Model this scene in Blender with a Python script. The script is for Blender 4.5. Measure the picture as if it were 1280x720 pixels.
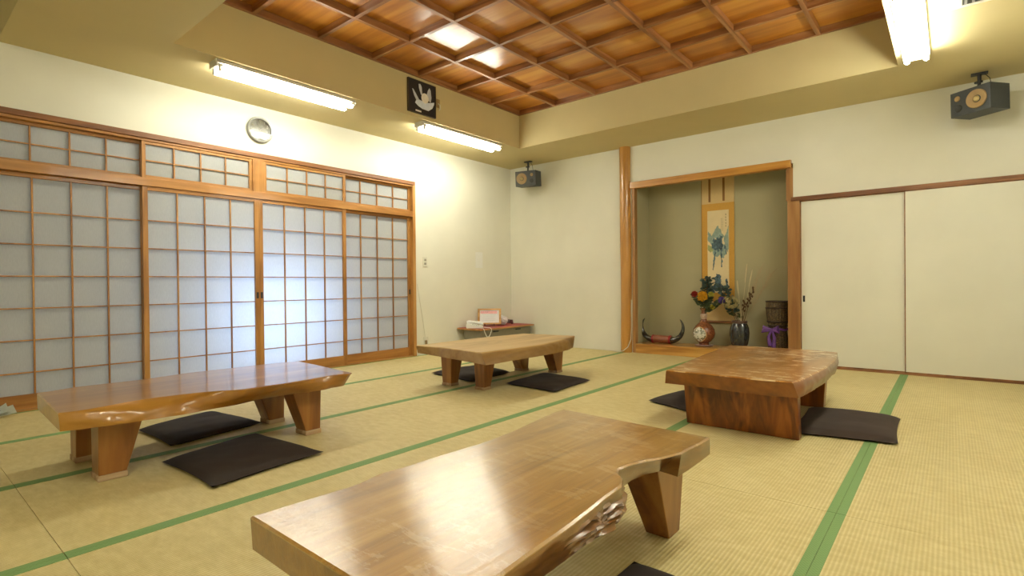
import bpy, bmesh, math, random
from mathutils import Vector, Matrix, noise
random.seed(7)
PI = math.pi
for o in list(bpy.data.objects): bpy.data.objects.remove(o)
SC = bpy.context.scene
COL = SC.collection

# ------------------------------------------------------------------ camera
yaw, pitch, roll, fpx = 0.691, -0.0072, -0.0094, 663.3
fwd = Vector((-math.sin(yaw)*math.cos(pitch), math.cos(yaw)*math.cos(pitch), math.sin(pitch)))
rgt = Vector((math.cos(yaw), math.sin(yaw), 0)); upv = rgt.cross(fwd)
r2 = math.cos(roll)*rgt + math.sin(roll)*upv
u2 = -math.sin(roll)*rgt + math.cos(roll)*upv
cam = bpy.data.cameras.new('camera'); co = bpy.data.objects.new('camera', cam); COL.objects.link(co)
m = Matrix((r2, u2, -fwd)).transposed().to_4x4(); m.translation = Vector((4.7358, -5.7097, 0.8148))
co.matrix_world = m
cam.sensor_width = 36.0; cam.lens = fpx/1280*36.0; cam.clip_start = 0.02
SC.camera = co

# ------------------------------------------------------------------ world, lights, exposure
SC.view_settings.view_transform = 'Standard'; SC.view_settings.look = 'None'
SC.view_settings.gamma = 1.0; SC.view_settings.use_curve_mapping = False
SC.view_settings.exposure = 0.08
W = bpy.data.worlds.new('world'); SC.world = W; W.use_nodes = True
bg = W.node_tree.nodes['Background']
bg.inputs['Color'].default_value = (0.55, 0.66, 0.90, 1); bg.inputs['Strength'].default_value = 0.26
TUBE_COLOR = (0.985, 0.965, 0.80); TUBE_STRENGTH = 66.0
ld = bpy.data.lights.new('daylight', 'AREA'); ld.shape = 'RECTANGLE'; ld.size = 0.8; ld.size_y = 0.9
ld.energy = 42; ld.color = (0.45, 0.62, 1.0)
lo = bpy.data.objects.new('daylight', ld); COL.objects.link(lo)
lo.location = (-0.55, -3.30, 0.55); lo.rotation_euler = (0, -PI/2, 0)   # daylight low in the passage outside the paper doors

# ------------------------------------------------------------------ material helpers
def new_mat(name):
    m = bpy.data.materials.new(name); m.use_nodes = True
    nt = m.node_tree; b = nt.nodes['Principled BSDF']
    return m, nt, b
def N(nt, t, **kw):
    n = nt.nodes.new(t)
    for k, v in kw.items():
        if k in ('operation', 'blend_type', 'data_type', 'wave_type', 'bands_direction', 'feature', 'musgrave_type', 'wave_profile', 'rings_direction'): setattr(n, k, v)
        else: n.inputs[k].default_value = v
    return n
def c4(c): return (c[0], c[1], c[2], 1)
def srgb(r, g, b):
    f = lambda v: (v/255/12.92) if v/255 <= .04045 else ((v/255+.055)/1.055)**2.4
    return (f(r), f(g), f(b))
def ramp(nt, fac, stops):
    r = nt.nodes.new('ShaderNodeValToRGB'); e = r.color_ramp.elements
    while len(e) > 1: e.remove(e[0])
    e[0].position = stops[0][0]; e[0].color = c4(stops[0][1])
    for p, c in stops[1:]:
        x = e.new(p); x.color = c4(c)
    nt.links.new(fac, r.inputs[0]); return r
def coords(nt, scale=(1, 1, 1)):
    tc = nt.nodes.new('ShaderNodeTexCoord'); mp = nt.nodes.new('ShaderNodeMapping')
    mp.inputs['Scale'].default_value = scale
    nt.links.new(tc.outputs['Object'], mp.inputs['Vector']); return mp.outputs['Vector']
def bump(nt, b, h, strength=.2, dist=.002):
    bp = N(nt, 'ShaderNodeBump', Strength=strength, Distance=dist)
    nt.links.new(h, bp.inputs['Height']); nt.links.new(bp.outputs['Normal'], b.inputs['Normal']); return bp
def plain(name, col, rough=.6, metal=0., coat=0., var=.06, nscale=30., bmp=.0, trans=0.):
    m, nt, b = new_mat(name)
    n = N(nt, 'ShaderNodeTexNoise', Scale=nscale, Detail=3.); nt.links.new(coords(nt), n.inputs['Vector'])
    r = ramp(nt, n.outputs['Fac'], [(.3, tuple(x*(1-var) for x in col)), (.7, tuple(min(1, x*(1+var)) for x in col))])
    nt.links.new(r.outputs['Color'], b.inputs['Base Color'])
    b.inputs['Roughness'].default_value = rough; b.inputs['Metallic'].default_value = metal
    b.inputs['Coat Weight'].default_value = coat
    if trans: b.inputs['Transmission Weight'].default_value = trans
    if bmp: bump(nt, b, n.outputs['Fac'], bmp)
    return m
def wood(name, dark, mid, light, axis='y', rough=.35, coat=.0, scale=1., bmp=.15, coat_rough=.1, fig=1.0, ring=.13):
    m, nt, b = new_mat(name)
    s = {'x': (1.2, 14, 14), 'y': (14, 1.2, 14), 'z': (14, 14, 1.2)}[axis]
    v = coords(nt, tuple(q*scale for q in s))
    n1 = N(nt, 'ShaderNodeTexNoise', Scale=1.0, Detail=6., Roughness=.6, Distortion=.6*fig); nt.links.new(v, n1.inputs['Vector'])
    v2 = coords(nt, tuple(q*scale*.22 for q in s))
    n2 = N(nt, 'ShaderNodeTexNoise', Scale=1.3, Detail=3., Distortion=1.5*fig); nt.links.new(v2, n2.inputs['Vector'])
    wv = N(nt, 'ShaderNodeMath', operation='MULTIPLY'); nt.links.new(n2.outputs['Fac'], wv.inputs[0]); wv.inputs[1].default_value = 22.
    sn = N(nt, 'ShaderNodeMath', operation='SINE'); nt.links.new(wv.outputs[0], sn.inputs[0])
    ma = N(nt, 'ShaderNodeMath', operation='MULTIPLY_ADD'); nt.links.new(sn.outputs[0], ma.inputs[0]); ma.inputs[1].default_value = ring
    nt.links.new(n1.outputs['Fac'], ma.inputs[2])
    r = ramp(nt, ma.outputs[0], [(.25, dark), (.5, mid), (.75, light)])
    nt.links.new(r.outputs['Color'], b.inputs['Base Color'])
    b.inputs['Roughness'].default_value = rough; b.inputs['Coat Weight'].default_value = coat
    b.inputs['Coat Roughness'].default_value = coat_rough
    if bmp: bump(nt, b, n1.outputs['Fac'], bmp, .003)
    return m
def plaster(name, col, rib=0., rough=.85):
    m, nt, b = new_mat(name)
    n = N(nt, 'ShaderNodeTexNoise', Scale=2.2, Detail=4.); nt.links.new(coords(nt), n.inputs['Vector'])
    r = ramp(nt, n.outputs['Fac'], [(.3, tuple(x*.96 for x in col)), (.7, tuple(min(1, x*1.03) for x in col))])
    nt.links.new(r.outputs['Color'], b.inputs['Base Color']); b.inputs['Roughness'].default_value = rough
    n2 = N(nt, 'ShaderNodeTexNoise', Scale=1., Detail=3.); nt.links.new(coords(nt, (220, 220, 40) if rib else (160, 160, 160)), n2.inputs['Vector'])
    bump(nt, b, n2.outputs['Fac'], .25, .001)
    return m

WALL = plaster('wall_paint', (0.78, 0.765, 0.66))
SOFF = plaster('ochre_wallpaper', (0.60, 0.505, 0.265), rib=1)
ALC = plaster('alcove_sand_plaster', (0.40, 0.365, 0.22))
FUS = plaster('fusuma_paper', (0.80, 0.79, 0.685), rough=.7)
SHW = wood('shoji_wood', srgb(142, 94, 40), srgb(174, 122, 60), srgb(190, 142, 80), 'z', rough=.42, coat=.15, bmp=.08)
SHWH = wood('shoji_wood_horizontal', srgb(142, 94, 40), srgb(174, 122, 60), srgb(190, 142, 80), 'y', rough=.42, coat=.15, bmp=.08)
DKW = wood('dark_trim_wood', srgb(104, 64, 34), srgb(136, 88, 48), srgb(156, 106, 62), 'y', rough=.5, bmp=.08)
DKX = wood('dark_trim_wood_x', srgb(104, 64, 36), srgb(136, 90, 54), srgb(158, 110, 70), 'x', rough=.5, bmp=.08)
POSTW = wood('log_post_wood', srgb(160, 108, 46), srgb(190, 136, 62), srgb(208, 158, 84), 'z', rough=.3, coat=.5, scale=.6, bmp=.03, ring=.04)
LINT = wood('lintel_wood', srgb(164, 106, 38), srgb(188, 132, 54), srgb(200, 148, 70), 'x', rough=.4, coat=.2, bmp=.05)
JAMB = wood('jamb_wood', srgb(132, 88, 44), srgb(156, 112, 62), srgb(172, 128, 78), 'z', rough=.5, bmp=.08)
PLAT = wood('platform_wood', srgb(160, 108, 46), srgb(196, 146, 70), srgb(208, 162, 88), 'x', rough=.3, coat=.3, bmp=.06)
COFP = wood('coffer_panel_wood', srgb(160, 94, 24), srgb(192, 126, 42), srgb(208, 152, 68), 'x', rough=.28, coat=.5, scale=.55, bmp=.06, coat_rough=.22)
COFR = wood('coffer_rib_wood', srgb(116, 70, 34), srgb(150, 100, 58), srgb(178, 128, 84), 'x', rough=.4, coat=.3, bmp=.08)
COFRY = wood('coffer_rib_wood_y', srgb(116, 70, 34), srgb(150, 100, 58), srgb(178, 128, 84), 'y', rough=.4, coat=.3, bmp=.08)

# shoji paper: daylight shows through it
def paper_mat():
    m, nt, b = new_mat('shoji_paper')
    out = nt.nodes['Material Output']
    n = N(nt, 'ShaderNodeTexNoise', Scale=60., Detail=5.); nt.links.new(coords(nt, (1, 3, .6)), n.inputs['Vector'])
    r = ramp(nt, n.outputs['Fac'], [(.3, (.68, .69, .68)), (.7, (.74, .75, .74))])
    d = nt.nodes.new('ShaderNodeBsdfDiffuse'); t = nt.nodes.new('ShaderNodeBsdfTranslucent')
    nt.links.new(r.outputs['Color'], d.inputs['Color']); nt.links.new(r.outputs['Color'], t.inputs['Color'])
    mx = nt.nodes.new('ShaderNodeMixShader'); mx.inputs[0].default_value = .5
    nt.links.new(d.outputs[0], mx.inputs[1]); nt.links.new(t.outputs[0], mx.inputs[2]); nt.links.new(mx.outputs[0], out.inputs['Surface'])
    return m
PAPER = paper_mat()
def tatami_mat_material():
    m, nt, b = new_mat('woven_rush')
    tc = nt.nodes.new('ShaderNodeTexCoord'); sp = nt.nodes.new('ShaderNodeSeparateXYZ'); nt.links.new(tc.outputs['Object'], sp.inputs[0])
    def sine(sock, period):
        a = N(nt, 'ShaderNodeMath', operation='MULTIPLY'); nt.links.new(sock, a.inputs[0]); a.inputs[1].default_value = 2*PI/period
        s = N(nt, 'ShaderNodeMath', operation='SINE'); nt.links.new(a.outputs[0], s.inputs[0]); return s.outputs[0]
    sx = sine(sp.outputs['X'], .0122); sy = sine(sp.outputs['Y'], .0045)
    nz = N(nt, 'ShaderNodeTexNoise', Scale=1., Detail=5., Roughness=.65); nt.links.new(coords(nt, (14, 30, 1)), nz.inputs['Vector'])
    n2 = N(nt, 'ShaderNodeTexNoise', Scale=2.5, Detail=4.); nt.links.new(coords(nt), n2.inputs['Vector'])
    a = N(nt, 'ShaderNodeMath', operation='MULTIPLY_ADD'); nt.links.new(sx, a.inputs[0]); a.inputs[1].default_value = .17; nt.links.new(nz.outputs['Fac'], a.inputs[2])
    a2 = N(nt, 'ShaderNodeMath', operation='MULTIPLY_ADD'); nt.links.new(n2.outputs['Fac'], a2.inputs[0]); a2.inputs[1].default_value = .5; nt.links.new(a.outputs[0], a2.inputs[2])
    r = ramp(nt, a2.outputs[0], [(.40, (.52, .42, .18)), (.75, (.62, .52, .245)), (1.1, (.71, .615, .33))])
    nt.links.new(r.outputs['Color'], b.inputs['Base Color']); b.inputs['Roughness'].default_value = .55
    h = N(nt, 'ShaderNodeMath', operation='MULTIPLY_ADD'); nt.links.new(sy, h.inputs[0]); h.inputs[1].default_value = .15; nt.links.new(sx, h.inputs[2])
    bump(nt, b, h.outputs[0], .45, .0012)
    return m
RUSH = tatami_mat_material()
def border_material():
    m, nt, b = new_mat('green_cloth_edging')
    n = N(nt, 'ShaderNodeTexChecker', Scale=1.); nt.links.new(coords(nt, (160, 160, 160)), n.inputs['Vector'])
    n.inputs['Color1'].default_value = c4((.150, .270, .090)); n.inputs['Color2'].default_value = c4((.195, .335, .12))
    nt.links.new(n.outputs['Color'], b.inputs['Base Color']); b.inputs['Roughness'].default_value = .7
    return m
EDG = border_material()
WHITE = plain('white_enamel', (.8, .8, .76), .35)
CREAM = plain('cream_plastic', (.72, .70, .60), .45, var=.03)
BLACK = plain('black_metal', (.02, .02, .02), .4)
CHAR = plain('charcoal_vinyl', (.055, .06, .062), .55, bmp=.1)
CONE = plain('tan_cone', (.36, .24, .11), .5)
DUSTC = plain('gold_dust_cap', (.45, .34, .14), .35)
SILV = plain('brushed_silver', (.55, .55, .53), .25, metal=.6, var=.04)
GREYR = plain('grey_rim', (.22, .22, .20), .35, metal=.4)
CLOTH = plain('dark_brown_cushion_cloth', (.024, .015, .012), .9, var=.15, nscale=8, bmp=.1)
CLOTHL = plain('brown_cushion_cloth', (.038, .023, .018), .9, var=.15, nscale=8, bmp=.1)
RED = plain('red_mat', (.32, .04, .04), .5)
GREYP = plain('grey_board', (.23, .21, .15), .6)
tube = bpy.data.materials.new('fluorescent_tube_glow'); tube.use_nodes = True
_nt = tube.node_tree; _nt.nodes.remove(_nt.nodes['Principled BSDF']); _e = _nt.nodes.new('ShaderNodeEmission')
_e.inputs['Color'].default_value = c4(TUBE_COLOR); _e.inputs['Strength'].default_value = TUBE_STRENGTH
_nt.links.new(_e.outputs[0], _nt.nodes['Material Output'].inputs['Surface'])

# ------------------------------------------------------------------ mesh helpers
def new_bm(): return bmesh.new()
def add_box(bm, a, b, bev=0.):
    a = Vector(a); b = Vector(b)
    lo_ = Vector((min(a.x, b.x), min(a.y, b.y), min(a.z, b.z))); hi = Vector((max(a.x, b.x), max(a.y, b.y), max(a.z, b.z)))
    t = bmesh.new(); bmesh.ops.create_cube(t, size=1)
    for v in t.verts: v.co = Vector((lo_[i]+(v.co[i]+.5)*(hi[i]-lo_[i]) for i in range(3)))
    if bev: bmesh.ops.bevel(t, geom=t.edges[:], offset=bev, segments=2, affect='EDGES', profile=.5)
    merge(bm, t)
def merge(bm, t, mat=None):
    if mat is not None: bmesh.ops.transform(t, matrix=mat, verts=t.verts[:])
    me = bpy.data.meshes.new('tmp'); t.to_mesh(me); t.free(); bm.from_mesh(me); bpy.data.meshes.remove(me)
def add_tube(bm, pts, radii, seg=8, cap=True):
    pts = [Vector(p) for p in pts]
    if not hasattr(radii, '__len__'): radii = [radii]*len(pts)
    rings = []; prev = None
    for i, p in enumerate(pts):
        d = (pts[min(i+1, len(pts)-1)]-pts[max(i-1, 0)]).normalized()
        if prev is None: u = d.orthogonal().normalized()
        else: u = (prev-d*prev.dot(d)).normalized()
        prev = u; w = d.cross(u)
        rings.append([bm.verts.new(p+radii[i]*(math.cos(2*PI*k/seg)*u+math.sin(2*PI*k/seg)*w)) for k in range(seg)])
    for a, b in zip(rings, rings[1:]):
        for k in range(seg): bm.faces.new((a[k], a[(k+1) % seg], b[(k+1) % seg], b[k]))
    if cap:
        bm.faces.new(rings[0][::-1]); bm.faces.new(rings[-1])
def add_lathe(bm, prof, c=(0, 0, 0), seg=32, axis='z', mat=None):
    t = bmesh.new(); rings = []
    for r, z in prof:
        if r < 1e-5: rings.append([t.verts.new((0, 0, z))])
        else: rings.append([t.verts.new((r*math.cos(2*PI*k/seg), r*math.sin(2*PI*k/seg), z)) for k in range(seg)])
    for a, b in zip(rings, rings[1:]):
        for k in range(seg):
            k2 = (k+1) % seg
            if len(a) == 1 and len(b) == 1: continue
            if len(a) == 1: t.faces.new((a[0], b[k2], b[k]))
            elif len(b) == 1: t.faces.new((a[k], a[k2], b[0]))
            else: t.faces.new((a[k], a[k2], b[k2], b[k]))
    M = Matrix.Translation(Vector(c))
    if axis == 'x': M = M @ Matrix.Rotation(PI/2, 4, 'Y')
    if axis == '-y': M = M @ Matrix.Rotation(PI/2, 4, 'X')
    if mat is not None: M = mat @ M
    merge(bm, t, M)
def add_prism(bm, pts, ax, a, b):
    # polygon pts (u,v) extruded along axis ax from a to b ; ax 'x': (u,v)=(y,z); 'y': (x,z); 'z': (x,y)
    def mk(u, v, w): return {'x': (w, u, v), 'y': (u, w, v), 'z': (u, v, w)}[ax]
    A = [bm.verts.new(mk(u, v, a)) for u, v in pts]; B = [bm.verts.new(mk(u, v, b)) for u, v in pts]
    n = len(pts)
    bm.faces.new(A[::-1]); bm.faces.new(B)
    for i in range(n): bm.faces.new((A[i], A[(i+1) % n], B[(i+1) % n], B[i]))
def obj(name, bm, mat, parent=None, loc=None, smooth=False):
    bmesh.ops.recalc_face_normals(bm, faces=bm.faces[:])
    me = bpy.data.meshes.new(name); bm.to_mesh(me); bm.free(); me.materials.append(mat)
    if smooth:
        for p in me.polygons: p.use_smooth = True
        try: me.set_sharp_from_angle(angle=math.radians(38))
        except Exception: pass
    o = bpy.data.objects.new(name, me); COL.objects.link(o)
    if parent is not None: o.parent = parent
    if loc is not None: o.location = loc
    return o
def box_obj(name, a, b, mat, parent=None, bev=0.):
    bm = new_bm(); add_box(bm, a, b, bev); return obj(name, bm, mat, parent)
def struct(o): o['kind'] = 'structure'; return o
def thing(name, label, cat, loc=(0, 0, 0), rot=(0, 0, 0), group=None):
    o = bpy.data.objects.new(name, None); COL.objects.link(o); o.empty_display_size = .05
    o.location = loc; o.rotation_euler = rot; o['label'] = label; o['category'] = cat
    if group: o['group'] = group
    return o
def tag(o, label, cat, group=None):
    o['label'] = label; o['category'] = cat
    if group: o['group'] = group
    return o
def copy_tree(o, parent=None):
    c = o.copy(); COL.objects.link(c); c.parent = parent
    for ch in list(o.children): copy_tree(ch, c)
    return c

# ------------------------------------------------------------------ room shell
H1, H2 = 2.414, 2.797
XS, XR, YS, YN = .8167, 4.437, -.8078, -4.4265
RX, NY = 5.31, -7.12                 # right wall, near wall
struct(box_obj('floor', (-.2, NY-.1, -.15), (RX+.1, .6, -.055), plain('subfloor_board', (.4, .3, .18), .8)))
# left wall: opening y -5.25..-1.76, z 0..1.96
bm = new_bm()
add_box(bm, (-.12, -1.745, -.055), (0, .05, 2.95)); add_box(bm, (-.12, NY, -.055), (0, -5.265, 2.95)); add_box(bm, (-.12, -5.265, 1.99), (0, -1.745, 2.95))
struct(obj('wall_left', bm, WALL))
# back wall with alcove opening x 1.86..3.53, z 0..1.99
bm = new_bm()
add_box(bm, (-.12, 0, -.055), (1.86, .05, 2.95)); add_box(bm, (3.56, 0, 1.60), (RX+.12, .05, 2.95)); add_box(bm, (1.86, 0, 1.96), (3.56, .05, 2.95))
struct(obj('wall_back', bm, WALL))
struct(box_obj('wall_right', (RX, NY, -.055), (RX+.12, 0, 2.95), WALL))
struct(box_obj('wall_near', (-.12, NY-.12, -.055), (RX+.12, NY, 2.95), WALL))
# alcove shell
bm = new_bm()
AY = .36
add_box(bm, (1.82, AY, 0), (3.60, AY+.06, 2.2)); add_box(bm, (1.83, .05, 0), (1.895, AY, 2.2)); add_box(bm, (3.52, .05, 0), (3.60, AY, 2.2)); add_box(bm, (1.83, .05, 2.10), (3.6, AY, 2.2))
struct(obj('wall_alcove', bm, ALC))
# ceiling: soffit ring, raised frieze, coffered wood
bm = new_bm()
add_box(bm, (-.1, YS, H1), (RX+.1, .04, 2.95)); add_box(bm, (-.1, -5.17, H1), (RX+.1, YN, 2.95))
add_box(bm, (-.1, YN, H1), (XS, YS, 2.95)); add_box(bm, (XR, YN, H1), (RX+.1, YS, 2.95))
add_box(bm, (-.1, NY, 2.68), (RX+.1, -5.17, 2.95))
ceil = struct(obj('ceiling', bm, SOFF))
cp = obj('coffer_panel', (lambda b: (add_box(b, (XS, YN, H2+.055), (XR, YS, H2+.09)), b)[1])(new_bm()), COFP, ceil)
cell = (XR-XS)/7
for k in range(8):
    y = YS-cell*k; w = .016
    y0, y1 = (y-w, y+w) if 0 < k < 7 else ((y-.03, y) if k == 0 else (y, y+.03))
    box_obj('coffer_rib', (XS, y0, H2), (XR, y1, H2+.055), COFR, ceil, .002)
for k in range(8):
    x = XS+cell*k
    x0, x1 = (x-w, x+w) if 0 < k < 7 else ((x, x+.03) if k == 0 else (x-.03, x))
    box_obj('coffer_rib', (x0, YN+.001, H2-.0012), (x1, YS-.001, H2+.054), COFRY, ceil, .002)

# ------------------------------------------------------------------ left wall joinery
tcount = [0]
def trim(a, b, mat, bev=.002):
    tcount[0] += 1
    return struct(box_obj('trim_%d' % tcount[0], a, b, mat, None, bev))
Y0, Y1 = -5.25, -1.76          # shoji opening
st = [-5.25, -4.38, -3.505, -2.632, -1.76]
trim((-.10, Y0, 1.955), (.018, -1.725, 1.995), DKW)                       # head casing
trim((-.10, Y0, 1.935), (.006, -1.76, 1.955), SHWH)
trim((-.10, -1.76, 0), (.012, -1.72, 1.955), SHW)                         # right casing
trim((-.10, -5.29, 0), (.012, -5.25, 1.995), SHW)
trim((-.10, Y0, 1.592), (.012, -1.76, 1.655), SHWH)                       # middle rail
trim((-.10, Y0, -.054), (.004, -1.76, .012), SHWH)                        # threshold
trim((-.10, -3.555, 1.655), (.010, -3.455, 1.935), SHW)                   # post between the transoms
def shoji(name, ya, yb, z0, z1, xf, cols, zl, pull=None, bottom=.09, label=None):
    r = bpy.data.objects.new(name, None); COL.objects.link(r); r.location = (xf, (ya+yb)/2, z0); r['kind'] = 'structure'
    hw = (yb-ya)/2; h = z1-z0; sw = .036 if h > .6 else .026; top = .03 if h > .6 else .022; T = .028
    bm = new_bm()
    add_box(bm, (-T, -hw, 0), (0, -hw+sw, h), .002); add_box(bm, (-T, hw-sw, 0), (0, hw, h), .002)
    obj('stile', bm, SHW, r)
    bm = new_bm()
    add_box(bm, (-T+.001, -hw+sw, h-top), (-.001, hw-sw, h), .002); add_box(bm, (-T+.001, -hw+sw, 0), (-.001, hw-sw, bottom), .002)
    obj('rail', bm, SHWH, r)
    bm = new_bm()
    iw = 2*hw-2*sw
    for k in range(1, cols): 
        y = -hw+sw+iw*k/cols; add_box(bm, (-.018, y-.0048, bottom), (-.004, y+.0048, h-top))
    for z in zl:
        z -= z0; add_box(bm, (-.017, -hw+sw, z-.004), (-.005, hw-sw, z+.004))
    obj('lattice', bm, SHW, r)
    box_obj('paper', (-.0205, -hw+sw-.003, bottom-.003), (-.0195, hw-sw+.003, h-top+.003), PAPER, r)
    if pull is not None:
        y = -hw+sw/2 if pull < 0 else hw-sw/2
        box_obj('finger_pull', (-.004, y-.010, .71-z0), (.0012, y+.010, .765-z0), BLACK, r, .001)
    return r
zl = [1.33, 1.114, .899, .683, .468, .252]
FR, BK = .000, -.034
shoji('door_1', st[0], st[1]+.03, .012, 1.592, BK, 4, zl, None, .094)
shoji('door_2', st[1]-.004, st[2]+.002, .012, 1.592, FR, 4, zl, 1, .094)
shoji('door_3', st[2]+.002, st[3]+.012, .012, 1.592, FR, 4, zl, -1, .094)
shoji('door_4', st[3]-.03, st[4], .012, 1.592, BK, 4, zl, 1, .094)
zr = [1.79]
shoji('window_1', st[0], st[1]+.02, 1.655, 1.935, BK, 4, zr, None, .022)
shoji('window_2', st[1]-.004, -3.555, 1.655, 1.935, FR, 4, zr, None, .022)
shoji('window_3', -3.455, st[3]+.012, 1.655, 1.935, FR, 4, zr, None, .022)
shoji('window_4', st[3]-.025, st[4], 1.655, 1.935, BK, 4, zr, None, .022)

# ------------------------------------------------------------------ back wall joinery
bm = new_bm()                                                            # natural log post
pp = []; rr = []
for k in range(41):
    z = H1*k/40; pp.append((1.776+.003*math.sin(z*2.3), -.012, z)); rr.append(.066+.0015*math.sin(z*5+1))
add_tube(bm, pp, rr, 24)
struct(obj('alcove_post', bm, POSTW, None, smooth=True))
trim((1.842, -.035, 1.918), (3.548, .04, 1.992), LINT, .003)             # lintel
trim((1.858, -.012, .0), (1.893, .05, 1.918), JAMB)
trim((3.500, -.006, 1.60), (3.560, .05, 1.918), JAMB)
trim((3.515, -.030, 0), (3.622, .05, 1.60), JAMB, .003)
trim((3.545, -.030, 1.588), (RX, .05, 1.606), DKX)
trim((3.545, -.022, 1.606), (RX, .05, 1.630), DKX)
trim((3.622, -.02, -.054), (RX, .05, .014), DKX)
trim((1.893, -.012, 0), (3.515, .34, .108), PLAT, .003)                  # alcove platform
def fusuma(name, xa, xb, yf, pull):
    r = bpy.data.objects.new(name, None); COL.objects.link(r); r.location = ((xa+xb)/2, yf, .014); r['kind'] = 'structure'
    hw = (xb-xa)/2; h = 1.588-.014; e = .007
    box_obj('panel', (-hw+e, .001, .012), (hw-e, .018, h-e), FUS, r)
    bm = new_bm()
    add_box(bm, (-hw, -.001, 0), (-hw+e, .02, h)); add_box(bm, (hw-e, -.001, 0), (hw, .02, h)); add_box(bm, (-hw+e, -.001, h-e), (hw-e, .02, h)); add_box(bm, (-hw+e, -.001, 0), (hw-e, .02, .012))
    obj('edge_frame', bm, DKW, r)
    if pull: box_obj('finger_pull', (-hw+.018, -.002, .605), (-hw+.036, .004, .665), BLACK, r, .002)
    return r
fusuma('door_5', 3.622, 4.436, .0, True)
fusuma('door_6', 4.428, 5.25, -.0215+.002, False)
struct(box_obj('wall_panel_right', (5.25, -.022, .014), (RX, .04, 1.588), JAMB))
bpy.data.objects['wall_panel_right'].name = 'trim_30'

# ------------------------------------------------------------------ tatami mats
xb_ = [0, .873, 1.757, 2.655, 3.54, 4.424, RX]
yb_ = [0, -1.78, -3.56, -5.34, NY]
rown = ['first row from alcove wall', 'second row from alcove wall', 'third row from alcove wall', 'fourth row from alcove wall']
coln = ['column along the shoji doors', 'second column from the shoji doors', 'third column from the shoji doors',
        'fourth column from the shoji doors', 'fifth column from the shoji doors', 'column along the right-hand wall']
def make_mat(L):
    hl = L/2-.001
    bm = new_bm(); add_box(bm, (-.4415, -hl, -.055), (.4415, hl, 0))
    o = obj('tatami_mat', bm, RUSH)
    for s in (-1, 1):
        bm = new_bm(); add_box(bm, (s*.4415, -hl, -.02), (s*.4135, hl, .0012)); obj('cloth_border', bm, EDG, o)
    return o
for r_ in range(4):
    L = yb_[r_]-yb_[r_+1]
    base = None
    for c_ in range(6):
        if base is None: t = base = make_mat(L)
        else: t = copy_tree(base)
        t.location = ((xb_[c_]+xb_[c_+1])/2, (yb_[r_]+yb_[r_+1])/2, 0); t.scale = ((xb_[c_+1]-xb_[c_]-.001)/.883, 1, 1)
        tag(t, 'straw mat, %s, %s' % (coln[c_], rown[r_]), 'tatami mat', 'tatami mats covering the floor')

# ------------------------------------------------------------------ live-edge low tables
def slab(name, pts, ztop, mat, parent, origin, amp=.006, rough=None, bulge=.010):
    # pts: (x, y, dx, dy, thickness, live) – bottom outline is offset by dx,dy
    dense = []
    n = len(pts)
    for i in range(n):
        a = pts[i]; b = pts[(i+1) % n]; L = math.hypot(b[0]-a[0], b[1]-a[1]); k = max(1, int(L/.018))
        for j in range(k):
            f = j/k; dense.append([a[q]+(b[q]-a[q])*f for q in range(6)])
    # smooth live stretches a little
    for _ in range(2):
        nd = []
        for i, p in enumerate(dense):
            if p[5] > .5:
                a = dense[i-1]; b = dense[(i+1) % len(dense)]
                nd.append([(p[q]*2+a[q]+b[q])/4 for q in range(5)]+[p[5]])
            else: nd.append(p)
        dense = nd
    cx = sum(p[0] for p in dense)/len(dense); cy = sum(p[1] for p in dense)/len(dense)
    bm = new_bm(); rings = []
    M_ = len(dense); NR = 16 if rough else 10
    for k in range(NR+1):
        ring = []
        t = k/NR
        for i, p in enumerate(dense):
            a = dense[i-1]; b = dense[(i+1) % M_]
            tx, ty = b[0]-a[0], b[1]-a[1]; l = math.hypot(tx, ty) or 1; nx, ny = ty/l, -tx/l
            if nx*(p[0]-cx)+ny*(p[1]-cy) < 0: nx, ny = -nx, -ny
            live = p[5]
            off = math.sin(t*PI)*bulge*live
            am = amp*live
            if rough and rough(p[0], p[1]) : am = .020*min(1, t*2)*min(1, (p[1]+4.86)/.16, (-4.49-p[1])/.03)
            nv = Vector((p[0]*9, p[1]*9, t*1.6)) if not (rough and rough(p[0], p[1])) else Vector((p[0]*4, p[1]*9+t*3, t*9))
            if am: off += am*noise.fractal(nv*1.7, 1., 2., 3)*min(1, t*3)
            if k == 0: off -= .005
            x = p[0]+p[2]*t+nx*off; y = p[1]+p[3]*t+ny*off
            z = ztop-p[4]*(t if k else 0) - (0 if k else 0)
            if k == 1: z = ztop-.004; x = p[0]+nx*off*.3; y = p[1]+ny*off*.3
            if k > 1: z = ztop-.004-(p[4]-.004)*(k-1)/(NR-1)
            ring.append(bm.verts.new((x-origin[0], y-origin[1], z)))
        rings.append(ring)
    for a, b in zip(rings, rings[1:]):
        for i in range(M_): bm.faces.new((a[i], a[(i+1) % M_], b[(i+1) % M_], b[i]))
    for rg in (rings[0], rings[-1]):
        f = bm.faces.new(rg)
        bmesh.ops.triangulate(bm, faces=[f])
    o = obj(name, bm, mat, parent, smooth=True)
    o.data.set_sharp_from_angle(angle=math.radians(28))
    for p in o.data.polygons:
        if abs(p.normal.z) > .97: p.use_smooth = False
    return o
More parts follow.
